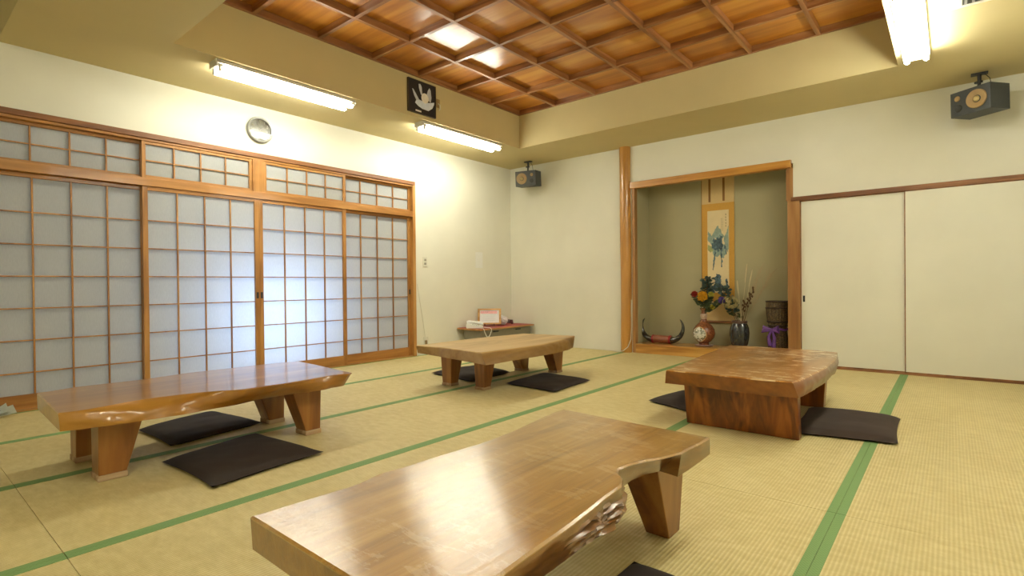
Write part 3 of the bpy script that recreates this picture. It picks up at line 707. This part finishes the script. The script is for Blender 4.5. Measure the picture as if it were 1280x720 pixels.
# certificate frame turned to the viewer
t = thing('certificate_frame', 'pale wooden frame holding a white certificate with a pink heading, on the low desk', 'picture frame', (.16, -.64, DZ), (math.radians(-10), 0, math.radians(38)))
bm = new_bm()
fw, fh = .150, .205
for a, b in (((-fw, -.012, .02), (-fw+.026, .006, .02+fh)), ((fw-.026, -.012, .02), (fw, .006, .02+fh)), ((-fw+.026, -.012, .02), (fw-.026, .006, .042)), ((-fw+.026, -.012, fh), (fw-.026, .006, .02+fh))): add_box(bm, a, b, .003)
obj('frame', bm, wood('pale_frame_wood', srgb(176, 128, 70), srgb(212, 168, 104), srgb(224, 186, 130), 'x', .45), t)
box_obj('certificate', (-fw+.02, -.004, .036), (fw-.02, .002, fh), plain('certificate_paper', (.82, .82, .84), .5, var=.02), t)
box_obj('pink_heading', (-fw+.035, -.0052, fh-.045), (fw-.05, -.0045, fh-.012), plain('pink_ink', (.80, .42, .45), .6, var=.2, nscale=90), t)
bm = new_bm()
for k in range(5): add_box(bm, (-.09+.008*(k % 2), -.0052, .145-k*.019), (.085-.012*(k % 3), -.0046, .149-k*.019))
obj('text_lines', bm, plain('pale_grey_ink', (.60, .66, .66), .6), t)
bm = new_bm(); add_box(bm, (-.075, -.03, 0), (.075, .03, .008), .002); add_box(bm, (-.07, -.02, .008), (-.05, .01, .03), .002); add_box(bm, (.05, -.02, .008), (.07, .01, .03), .002)
obj('stand', bm, plain('brown_red_stand', (.20, .07, .04), .5), t)
# bundle and coil
def blob(name, c, r, m_, label, cat, seed, sq=(1, 1, .7), amp=.35):
    bm = new_bm(); bmesh.ops.create_icosphere(bm, subdivisions=4, radius=1)
    for v in bm.verts:
        n_ = noise.fractal(v.co*2.2+Vector((seed, 0, 0)), 1., 2., 3)
        v.co = Vector((v.co.x*sq[0], v.co.y*sq[1], max(-.8, v.co.z)*sq[2]))*(1+amp*n_)*r
    mz = min(v.co.z for v in bm.verts)
    for v in bm.verts: v.co.z -= mz
    return tag(obj(name, bm, m_, None, c, smooth=True), label, cat)
blob('tissue_bundle', (.17, -.42, DZ), .072, plain('white_grey_tissue', (.72, .68, .70), .7, var=.3, nscale=40), 'crumpled white and grey bundle on the low desk, right of the certificate', 'bundle', 3, (1.1, 1.2, .8))
bm = new_bm(); pts = [((.028+.004*math.sin(k))*math.cos(k*.45), (.045+.003*math.cos(k*2))*math.sin(k*.45), .012+.0013*k) for k in range(40)]
add_tube(bm, pts, .007, 8); tag(obj('cord_coil', bm, plain('dark_red_cord', (.09, .02, .03), .5), None, (.20, -.27, DZ), smooth=True), 'dark red coiled cord at the corner end of the low desk', 'cord')

# ------------------------------------------------------------------ white cord at the log post
bm = new_bm()
add_tube(bm, [(1.862, -.05, .62), (1.864, -.055, .30), (1.858, -.06, .16), (1.83, -.085, .07), (1.78, -.10, .025), (1.72, -.09, .006), (1.60, -.04, .006), (1.45, -.02, .006), (1.2, -.015, .006)], .0045, 8)
tag(obj('white_cord', bm, CREAM, smooth=True), 'cream cord curling round the foot of the log post along the wall', 'cord')
# white plastic scrap at the left edge
bm = new_bm()
for k in range(6):
    a = math.radians(-35+22*k); L = .085+.02*math.sin(k*2)
    p0 = Vector((0, 0, .035)); p1 = Vector((math.sin(a)*.03+.02, math.cos(a)*L, .05+.035*math.cos(k))); p2 = Vector((math.sin(a)*.03+.05, math.cos(a)*L*.95+.02, .012+.008*k))
    q = [bm.verts.new(p0), bm.verts.new(p1), bm.verts.new(p2), bm.verts.new(Vector((.03, 0, .0+.002*k)))]
    bm.faces.new(q)
bmesh.ops.solidify(bm, geom=bm.faces[:], thickness=.004)
tag(obj('paper_scrap', bm, plain('white_crumpled_paper', (.74, .78, .72), .6), None, (.075, -5.235, .002)), 'crumpled white paper at the left picture edge, on the mat by the shoji doors', 'paper')

# ------------------------------------------------------------------ alcove: hanging scroll
t = thing('hanging_scroll', 'hanging scroll with an ink mountain landscape on the alcove back wall', 'hanging scroll', (2.725, AY, 1.0))
MNT = plain('golden_brocade', srgb(196, 148, 60), .7, var=.1, nscale=120); SLK = plain('beige_silk', srgb(206, 178, 124), .75, var=.04, nscale=90)
SW = .178
box_obj('silk_backing', (-SW, -.008, -.62), (SW, -.004, 1.05), SLK, t)
box_obj('brocade_mount', (-SW, -.010, -.40), (SW, -.0075, .70), MNT, t)
box_obj('edge_cord', (-SW-.006, -.0095, -.62), (-SW, -.004, 1.05), plain('brown_scroll_edge', srgb(120, 90, 40), .7), t)
PTN = plain('cream_painting_paper', srgb(222, 204, 160), .8, var=.04, nscale=8)
box_obj('painting', (-.115, -.012, -.30), (.120, -.0095, .62), PTN, t)
for x in (-.09, .065): box_obj('hanging_strip', (x-.012, -.010, .72), (x+.012, -.0075, 1.05), plain('brown_strip', srgb(132, 92, 46), .7) if x < 0 else bpy.data.materials['brown_strip'], t)
bm = new_bm(); add_tube(bm, [(-SW-.025, -.018, -.63), (SW+.025, -.018, -.63)], .014, 12); obj('roller', bm, DKX, t, smooth=True)
INK = plain('blue_black_ink', srgb(78, 100, 110), .8, var=.7, nscale=38); INK2 = plain('pale_blue_wash', srgb(140, 158, 146), .8, var=.25, nscale=25); INK3 = plain('green_wash', srgb(156, 164, 110), .8, var=.15, nscale=30)
def ridge(name, base, mat_, y, jag=.01, seed=0):
    pts = []
    n = len(base)
    for i in range(n):
        a = base[i]; b = base[(i+1) % n]; k = 5
        for j in range(k):
            f = j/k; x = a[0]+(b[0]-a[0])*f; z = a[1]+(b[1]-a[1])*f
            x += jag*(noise.noise(Vector((x*60, z*60, seed)))); z += jag*(noise.noise(Vector((x*60+9, z*60, seed+4))))
            pts.append((max(-.113, min(.118, x)), z))
    bm = new_bm(); add_prism(bm, pts, 'y', y, y+.0006); return obj(name, bm, mat_, t)
ridge('distant_peak', [(-.07, .33), (-.03, .40), (.0, .45), (.03, .40), (.07, .32), (.04, .30), (-.03, .31)], INK2, -.0128, .012, 1)
ridge('left_slope', [(-.113, .40), (-.085, .37), (-.05, .32), (-.04, .25), (-.07, .24), (-.10, .27), (-.113, .30)], INK2, -.0130, .015, 2)
ridge('right_slope', [(.118, .44), (.10, .38), (.07, .32), (.07, .25), (.09, .20), (.118, .10), (.118, .25)], INK2, -.0129, .014, 3)
ridge('dark_cliff', [(-.045, .31), (-.02, .29), (.0, .33), (.015, .31), (.03, .34), (.045, .31), (.055, .24), (.05, .17), (.035, .10), (.03, .18), (.015, .20), (.005, .12), (-.01, .19), (-.03, .17), (-.05, .20), (-.07, .21), (-.06, .27)], INK, -.0134, .02, 4)
ridge('rock_streak', [(-.035, .17), (-.02, .16), (-.03, .08), (-.04, .02), (-.05, -.05), (-.062, -.045), (-.052, .03), (-.045, .10)], INK, -.0133, .012, 8)
ridge('rock_streak', [(.03, .15), (.042, .14), (.05, .06), (.045, -.02), (.035, -.015), (.036, .05)], INK, -.0133, .012, 9)
ridge('rock_streak', [(.075, .24), (.09, .20), (.10, .12), (.088, .13), (.07, .19)], INK, -.0133, .012, 11)
ridge('mist_wash', [(-.08, .22), (-.04, .24), (.02, .22), (.07, .24), (.09, .14), (.06, .08), (.02, .12), (-.02, .10), (-.05, .12)], INK2, -.0126, .012, 10)
ridge('moss_wash', [(-.113, .24), (-.07, .22), (-.05, .17), (-.08, .15), (-.113, .18)], INK3, -.0127, .01, 5)
ridge('pine_tree', [(-.02, -.12), (.01, -.09), (.04, -.12), (.02, -.15), (.05, -.17), (.03, -.20), (.06, -.24), (.08, -.28), (.03, -.27), (.0, -.29), (-.05, -.28), (-.09, -.29), (-.11, -.27), (-.09, -.24), (-.04, -.22), (-.045, -.18), (-.02, -.17), (-.03, -.14)], INK, -.0134, .025, 6)
ridge('small_tree', [(.08, -.16), (.105, -.14), (.112, -.17), (.10, -.20), (.112, -.24), (.105, -.29), (.08, -.29), (.09, -.22)], INK, -.0134, .015, 7)
bm = new_bm()
for k in range(5):
    z = .57-k*.032
    for q in ((-.006, .0, .010, .003), (-.004, -.008, .008, .003), (.0, -.012, .003, .018)):
        add_box(bm, (.088+q[0], -.0126, z+q[1]), (.088+q[0]+q[2], -.0121, z+q[1]+q[3]))
for c in range(2):
    for k in range(9): add_box(bm, (.052-c*.014, -.0126, .52-k*.016), (.056-c*.014, -.0121, .528-k*.016))
obj('calligraphy', bm, plain('grey_ink', srgb(104, 96, 80), .8), t)

# ------------------------------------------------------------------ alcove objects
PZ = .108
# horns on a wrapped block
t = thing('mounted_horns', 'pair of dark curved horns joined by a red-brown wrapped block, left in the alcove', 'horns', (2.135, .17, PZ))
bm = new_bm(); add_tube(bm, [(-.115, 0, .052), (-.1, 0, .052), (.1, 0, .046), (.115, 0, .046)], [.040, .046, .046, .040], 24); obj('wrapped_block', bm, plain('red_brown_leather', srgb(134, 78, 50), .5, var=.15, nscale=60, bmp=.3), t, smooth=True)
for s in (-1, 1):
    bm = new_bm(); add_tube(bm, [(s*.092, 0, .049), (s*.112, 0, .049)], .049, 24); obj('red_band', bm, plain('red_cloth', srgb(140, 26, 30), .6) if s < 0 else bpy.data.materials['red_cloth'], t, smooth=True)
    bm = new_bm(); P_ = []; R_ = []
    for k in range(25):
        f = k/24; a = -PI/2+f*PI*.80
        P_.append((s*(.115+.03*f+.118*math.cos(a)+.0), .01*f, .165+.125*math.sin(a)+.02*f)); R_.append(.034*(1-f)**.75+.0025)
    add_tube(bm, P_, R_, 16); obj('horn', bm, wood('dark_horn', srgb(30, 28, 24), srgb(66, 62, 54), srgb(190, 186, 170), 'x', .2, .5, .9, .1) if s < 0 else bpy.data.materials['dark_horn'], t, smooth=True)
# porcelain vase on a stand
tag(obj('vase_stand', (lambda b: (add_lathe(b, [(0, 0), (.085, 0), (.094, .006), (.10, .014), (.092, .018), (0, .018)], seg=40), b)[1])(new_bm()), plain('pale_mauve_lacquer', srgb(150, 128, 128), .4), None, (2.625, .175, PZ), smooth=True), 'flat pale round stand under the red patterned vase', 'vase stand')
t = thing('porcelain_vase', 'round red-brown porcelain vase with a white medallion, centre of the alcove', 'vase', (2.625, .175, PZ+.018))
VR = plain('red_brown_porcelain', srgb(124, 72, 44), .25, coat=.5, var=.55, nscale=70)
bm = new_bm(); add_lathe(bm, [(0, 0), (.052, 0), (.055, .012), (.05, .02), (.078, .04), (.108, .08), (.119, .125), (.112, .17), (.088, .21), (.055, .24), (.034, .262), (.028, .29), (.036, .315), (.036, .33), (.026, .35), (.026, .375), (.040, .395), (.044, .402), (.038, .402), (.022, .38)], seg=40); obj('body', bm, VR, t, smooth=True)
Rm = Matrix.Rotation(math.radians(-28), 4, 'Z')
def medal():
    m_, nt, b = new_mat('painted_medallion')
    n1 = N(nt, 'ShaderNodeTexVoronoi', Scale=38.); nt.links.new(coords(nt), n1.inputs['Vector'])
    n2 = N(nt, 'ShaderNodeTexNoise', Scale=55., Detail=4.); nt.links.new(coords(nt), n2.inputs['Vector'])
    r = ramp(nt, n2.outputs['Fac'], [(.36, srgb(84, 88, 70)), (.45, srgb(150, 150, 130)), (.52, srgb(214, 212, 200)), (.7, srgb(232, 230, 222))])
    nt.links.new(r.outputs['Color'], b.inputs['Base Color']); b.inputs['Roughness'].default_value = .2; return m_
def medallion(name, rr_, push, m_):
    bm = new_bm(); n = 16; prof = lambda z: next((r0+(r1-r0)*(z-z0)/(z1-z0) for (r0, z0), (r1, z1) in zip([(.05, .02), (.078, .04), (.108, .08), (.119, .125), (.112, .17), (.088, .21)], [(.078, .04), (.108, .08), (.119, .125), (.112, .17), (.088, .21), (.055, .24)]) if z0 <= z <= z1), .05)
    c = None; rings = []
    for i in range(n+1):
        ring = []
        for k in range(32):
            a = 2*PI*k/32; u = rr_*i/n*math.cos(a); z = .118+rr_*i/n*math.sin(a)
            R0 = prof(z)+push; th = u/.115
            ring.append(bm.verts.new((R0*math.sin(th), -R0*math.cos(th), z)))
        rings.append(ring)
    for a_, b_ in zip(rings[1:], rings[2:]):
        for k in range(32): bm.faces.new((a_[k], a_[(k+1) % 32], b_[(k+1) % 32], b_[k]))
    bm.faces.new(rings[1])
    bmesh.ops.delete(bm, geom=rings[0], context='VERTS')
    bmesh.ops.rotate(bm, verts=bm.verts[:], cent=(0, 0, 0), matrix=Matrix.Rotation(math.radians(-10), 3, 'Z'))
    return obj(name, bm, m_, t, smooth=True)
medallion('medallion_rim', .087, .0012, plain('gold_rim', srgb(190, 150, 90), .3)); medallion('medallion', .079, .0028, medal())
bm = new_bm(); add_lathe(bm, [(.030, .285), (.0375, .315), (.0375, .33), (.030, .343)], seg=32); obj('pale_neck_band', bm, plain('pale_neck_glaze', srgb(186, 160, 140), .3, var=.3, nscale=80), t, smooth=True)
VTOP = Vector((2.625, .175, PZ+.018+.39))
# black jar
t = thing('black_jar_vase', 'dark ribbed jar-shaped vase holding dried stems in the alcove', 'vase', (3.005, .17, PZ))
JB = plain('black_glaze', srgb(44, 46, 48), .22, coat=.5, var=.3, nscale=25)
def ribbed(prof, seg=48, ribs=16, amp=.0025):
    bm = new_bm(); rings = []
    for r, z in prof: rings.append([bm.verts.new(((r+amp*math.cos(ribs*2*PI*k/seg))*math.cos(2*PI*k/seg), (r+amp*math.cos(ribs*2*PI*k/seg))*math.sin(2*PI*k/seg), z)) for k in range(seg)])
    for a, b in zip(rings, rings[1:]):
        for k in range(seg): bm.faces.new((a[k], a[(k+1) % seg], b[(k+1) % seg], b[k]))
    bm.faces.new(rings[0][::-1]); return bm
obj('body', ribbed([(.060, 0), (.066, .01), (.082, .06), (.093, .12), (.096, .17), (.091, .22), (.078, .255), (.070, .268), (.070, .285)]), JB, t, smooth=True)
bm = new_bm(); add_lathe(bm, [(.068, .268), (.077, .272), (.079, .285), (.076, .296), (.066, .296), (.062, .27), (.062, .2), (0, .2)], seg=40); obj('rim', bm, plain('brown_rim_glaze', srgb(92, 66, 54), .3), t, smooth=True)
JTOP = Vector((3.005, .17, PZ+.285))
# woven basket
t = thing('woven_basket', 'tall dark woven basket with a purple ribbon at the right end of the alcove', 'basket', (3.375, .18, PZ))
def weave():
    m_, nt, b = new_mat('woven_cane')
    bt = N(nt, 'ShaderNodeTexNoise', Scale=1., Detail=3.); nt.links.new(coords(nt, (60, 60, 160)), bt.inputs['Vector'])
    r = ramp(nt, bt.outputs['Fac'], [(.35, srgb(46, 32, 20)), (.55, srgb(84, 66, 38)), (.7, srgb(118, 98, 58))])
    nt.links.new(r.outputs['Color'], b.inputs['Base Color']); b.inputs['Roughness'].default_value = .6; bump(nt, b, bt.outputs['Fac'], .6, .004); return m_
CANE = weave()
bm = ribbed([(.085, 0), (.088, .02), (.095, .10), (.082, .20), (.08, .26), (.092, .30), (.103, .38), (.106, .46), (.103, .50)], 72, 24, .003)
obj('lower_body', bm, CANE, t, smooth=True)
bm = new_bm()
for z, R0 in ((.505, .107), (.26, .086), (.30, .095), (.012, .09), (.44, .109)):
    add_tube(bm, [(R0*math.cos(2*PI*k/40), R0*math.sin(2*PI*k/40), z) for k in range(41)], .0075, 8, False)
obj('hoop', bm, plain('dark_cane', srgb(48, 30, 18), .5), t, smooth=True)
PUR = plain('purple_ribbon', srgb(96, 52, 128), .55, var=.25, nscale=20)
bm = new_bm(); add_tube(bm, [(.094*math.cos(2*PI*k/40), .094*math.sin(2*PI*k/40), .225+.004*math.sin(k)) for k in range(41)], .011, 8, False)
for s, L in ((-1, .075), (1, .06)):
    for w_ in range(2): add_tube(bm, [(-.035, -.092, .225), (-.035+s*L, -.112, .25-.02*w_), (-.035+s*L*1.15, -.114, .205), (-.035, -.094, .215)], [.007, .018, .018, .007], 8)
add_tube(bm, [(-.035, -.096, .22), (-.06, -.11, .15), (-.045, -.112, .06)], [.008, .015, .02], 8); add_tube(bm, [(-.03, -.096, .22), (-.005, -.11, .14), (-.015, -.112, .03)], [.008, .015, .022], 8)
obj('ribbon', bm, PUR, t, smooth=True)

# flowers: each stem is a thing of its own
GRN = plain('dusty_green_leaf', srgb(84, 98, 60), .6, var=.3); GRN2 = plain('blue_green_leaf', srgb(84, 104, 96), .6, var=.3); STM = plain('brown_stem', srgb(96, 74, 44), .7)
def leaf_bm(bm, p, d, L, w, up=None):
    if up is None: up = Vector((random.uniform(-.5, .5), random.uniform(-1, -.2), random.uniform(-.1, .6)))
    d = d.normalized(); s = d.cross(up); s = (s if s.length > .1 else Vector((1, 0, 0))).normalized(); n_ = s.cross(d)
    prev = None; cent = []
    for k in range(6):
        f = k/5; ww = w*math.sin(PI*(.08+.9*f))*.5; c = p+d*L*f+n_*(-.12*L*f*f)
        cent.append((bm.verts.new(c-s*ww-n_*.0), bm.verts.new(c+n_*.12*w), bm.verts.new(c+s*ww)))
    for a, b in zip(cent, cent[1:]):
        bm.faces.new((a[0], a[1], b[1], b[0])); bm.faces.new((a[1], a[2], b[2], b[1]))
def stem_thing(name, label, cat, base, tip, bend, smat=STM, r=.003, group=None):
    t_ = thing(name, label, cat, base, group=group)
    v = Vector(tip)-Vector(base); pts = [v*f+Vector(bend)*math.sin(PI*f) for f in [k/8 for k in range(9)]]
    bm = new_bm(); add_tube(bm, pts, [r*1.25*(1-.4*k/8) for k in range(9)], 7); obj('stem', bm, smat, t_, smooth=True)
    return t_, v, pts
def petals(bm, c, R_, n, layers=3, flat_=.5):
    for l in range(layers):
        for k in range(n):
            a = 2*PI*(k+.5*l)/n; el = .2+l*.45
            d = Vector((math.cos(a)*math.cos(el), math.sin(a)*math.cos(el), math.sin(el)*flat_+.15))
            leaf_bm(bm, c+Vector((0, 0, .002*l)), d, R_*(1-.18*l), R_*.85)
FL = [('rose', 'yellow flower in the red porcelain vase, in the middle', (2.62, .15, .66), srgb(236, 176, 30), .066, 7),
      ('rose', 'dark red flower at the left of the porcelain vase bouquet', (2.535, .14, .685), srgb(160, 40, 22), .040, 6),
      ('rose', 'small yellow-green flower low on the right of the porcelain vase', (2.735, .13, .545), srgb(196, 184, 60), .03, 6),
      ('rose', 'small pale yellow flower right of the yellow one in the porcelain vase', (2.71, .16, .68), srgb(190, 186, 70), .036, 6),
      ('thistle_flower', 'round purple flower between the two vases', (2.835, .13, .62), srgb(104, 84, 160), .042, 9)]
for i, (nm, lb, tip, col, R_, n_) in enumerate(FL):
    base = VTOP+Vector((.01*math.cos(i*1.3), .01*math.sin(i*1.3), 0)); base.z -= .06
    t_, v, pts = stem_thing(nm, lb, 'flower', base, tip, (0, -.01, .01), GRN, .0028, 'flowers in the porcelain vase')
    bm = new_bm()
    for l in range(5):
        for k in range(n_):
            a = 2*PI*(k+.5*l)/n_; el = .05+l*.30
            ax = Vector((.1, -.85, .5)).normalized(); s1 = ax.orthogonal().normalized(); s2 = ax.cross(s1)
            d = (s1*math.cos(a)+s2*math.sin(a))*math.cos(el)+ax*math.sin(el)
            leaf_bm(bm, v+ax*.003*l, d, R_*(1-.08*l), R_*1.0, ax)
    bmesh.ops.solidify(bm, geom=bm.faces[:], thickness=.001)
    obj('blossom', bm, plain('petals_%d' % i, col, .6, var=.25, nscale=40), t_, smooth=True)
    bm = new_bm()
    for k in range(14):
        f = .42+.04*k; p = v*f; a = k*2.2; leaf_bm(bm, p, Vector((math.cos(a), math.sin(a)*.6-.2, .25)), .055, .03)
    bmesh.ops.solidify(bm, geom=bm.faces[:], thickness=.0008); obj('leaves', bm, GRN, t_)
# leafy eucalyptus-like branches
BR = [('leafy_branch', 'tall blue-green leafy branch rising in front of the scroll', (2.66, .20, .875), VTOP, 64, .042), 
      ('leafy_branch', 'dark leafy branch between the two vases, leaning left from the black jar', (2.80, .2, .78), JTOP, 70, .036),
      ('leafy_branch', 'short leafy branch behind the yellow flower', (2.60, .24, .72), VTOP, 30, .036),
      ('leafy_branch', 'low drooping leafy branch from the black jar towards the porcelain vase', (2.86, .22, .60), JTOP, 30, .03)]
for i, (nm, lb, tip, b0, nl, lw) in enumerate(BR):
    base = Vector(b0)+Vector((-.015+.01*i, .012, -.05))
    t_, v, pts = stem_thing(nm, lb, 'branch', base, tip, (.01, .01, .0), STM, .0032, 'leafy branches in the alcove vases')
    bm = new_bm()
    for k in range(nl):
        f = .35+.65*k/nl; p = v*f+Vector((.01, .01, 0))*math.sin(PI*f); a = k*2.4+random.random()
        q = Vector((math.cos(a)*.045*random.random()*1.2, math.sin(a)*.03*random.random(), random.uniform(-.02, .02)))
        leaf_bm(bm, p+q, Vector((math.cos(a), math.sin(a)*.5-.25, random.uniform(-.1, .5))), .045, lw)
    bmesh.ops.solidify(bm, geom=bm.faces[:], thickness=.0008); obj('leaves', bm, GRN2 if i in (0, 1) else GRN, t_)
# hydrangea
base = JTOP+Vector((-.02, -.01, -.05)); t_, v, pts = stem_thing('dried_hydrangea', 'cream dried hydrangea head above the black jar', 'flower', base, (2.935, .10, .60), (0, -.01, 0))
bm = new_bm()
for k in range(90):
    u = random.uniform(-1, 1); a = random.uniform(0, 2*PI); d = Vector((math.sqrt(1-u*u)*math.cos(a), math.sqrt(1-u*u)*math.sin(a), u))
    c = v+Vector((d.x*.078, d.y*.06, d.z*.065))
    s = d.orthogonal().normalized(); w_ = d.cross(s)
    for q in range(4):
        dd = (s*math.cos(q*PI/2)+w_*math.sin(q*PI/2)+d*.25); leaf_bm(bm, c, dd, .017, .015, d)
bmesh.ops.solidify(bm, geom=bm.faces[:], thickness=.0008); obj('blossom', bm, plain('dried_cream_petals', srgb(206, 194, 140), .8, var=.15, nscale=60), t_)
# reeds and twigs
for i, (tx, ty, tz, lb) in enumerate([(3.075, .2, .99, 'tallest straight pale dried reed in the black jar'), (3.12, .22, .93, 'pale dried reed just right of the tallest reed'), (2.99, .15, .82, 'shorter pale dried reed left of the tallest reed')]):
    base = JTOP+Vector((.008*i, .01, -.05)); t_, v, pts = stem_thing('dried_reed', lb, 'dried plant', base, (tx, ty, tz), (.005, 0, 0), plain('pale_straw', srgb(206, 192, 150), .7) if i == 0 else bpy.data.materials['pale_straw'], .0025, 'dried reeds in the black jar')
    bm = new_bm(); add_tube(bm, [v*.72, v*.85, v, v*1.03], [.003, .006, .005, .001], 8); obj('seed_head', bm, bpy.data.materials['pale_straw'], t_, smooth=True)
for i, (tx, tz, lb) in enumerate([(3.13, .70, 'brown seed-pod stem leaning right from the black jar'), (3.07, .62, 'shorter brown seed-pod stem above the jar rim'), (3.165, .76, 'brown seed-pod stem farthest right above the black jar')]):
    base = JTOP+Vector((.02+.008*i, -.01, -.05)); t_, v, pts = stem_thing('seed_pod_stem', lb, 'dried plant', base, (tx, .12, tz), (0, -.01, 0), STM, .003, 'seed-pod stems in the black jar')
    bm = new_bm()
    for k in range(8):
        f = .6+.055*k; c = v*f+Vector((.012*math.cos(k*2.4), .012*math.sin(k*2.4), 0)); add_lathe(bm, [(0, -.014), (.008, -.006), (.010, .004), (.004, .014), (0, .016)], c, 10)
    obj('seed_pods', bm, plain('brown_pods', srgb(92, 66, 42), .7) if i == 0 else bpy.data.materials['brown_pods'], t_, smooth=True)
TW = plain('grey_twig', srgb(176, 158, 124), .8)
for i, (tx, tz, lb) in enumerate([(3.30, .90, 'fine feathery dried spray leaning far right from the black jar'), (3.20, .96, 'fine feathery dried spray beside the tallest reeds')]):
    base = JTOP+Vector((.02, .02, -.05)); t_, v, pts = stem_thing('dried_spray', lb, 'dried plant', base, (tx, .24, tz), (.01, 0, .02), TW, .0022, 'feathery dried sprays in the black jar')
    bm = new_bm()
    for k in range(70):
        f = random.uniform(.35, .98); p = v*f+Vector((.01, 0, .02))*math.sin(PI*f); d = (v.normalized()+Vector((random.uniform(-.7, .7), random.uniform(-.5, .3), random.uniform(-.2, .3)))).normalized(); L = random.uniform(.05, .12)
        add_tube(bm, [p, p+d*L*.5, p+d*L+Vector((0, 0, -.006))], [.0019, .0016, .0011], 4)
    obj('fine_twigs', bm, TW, t_)
bpy.context.view_layer.update()
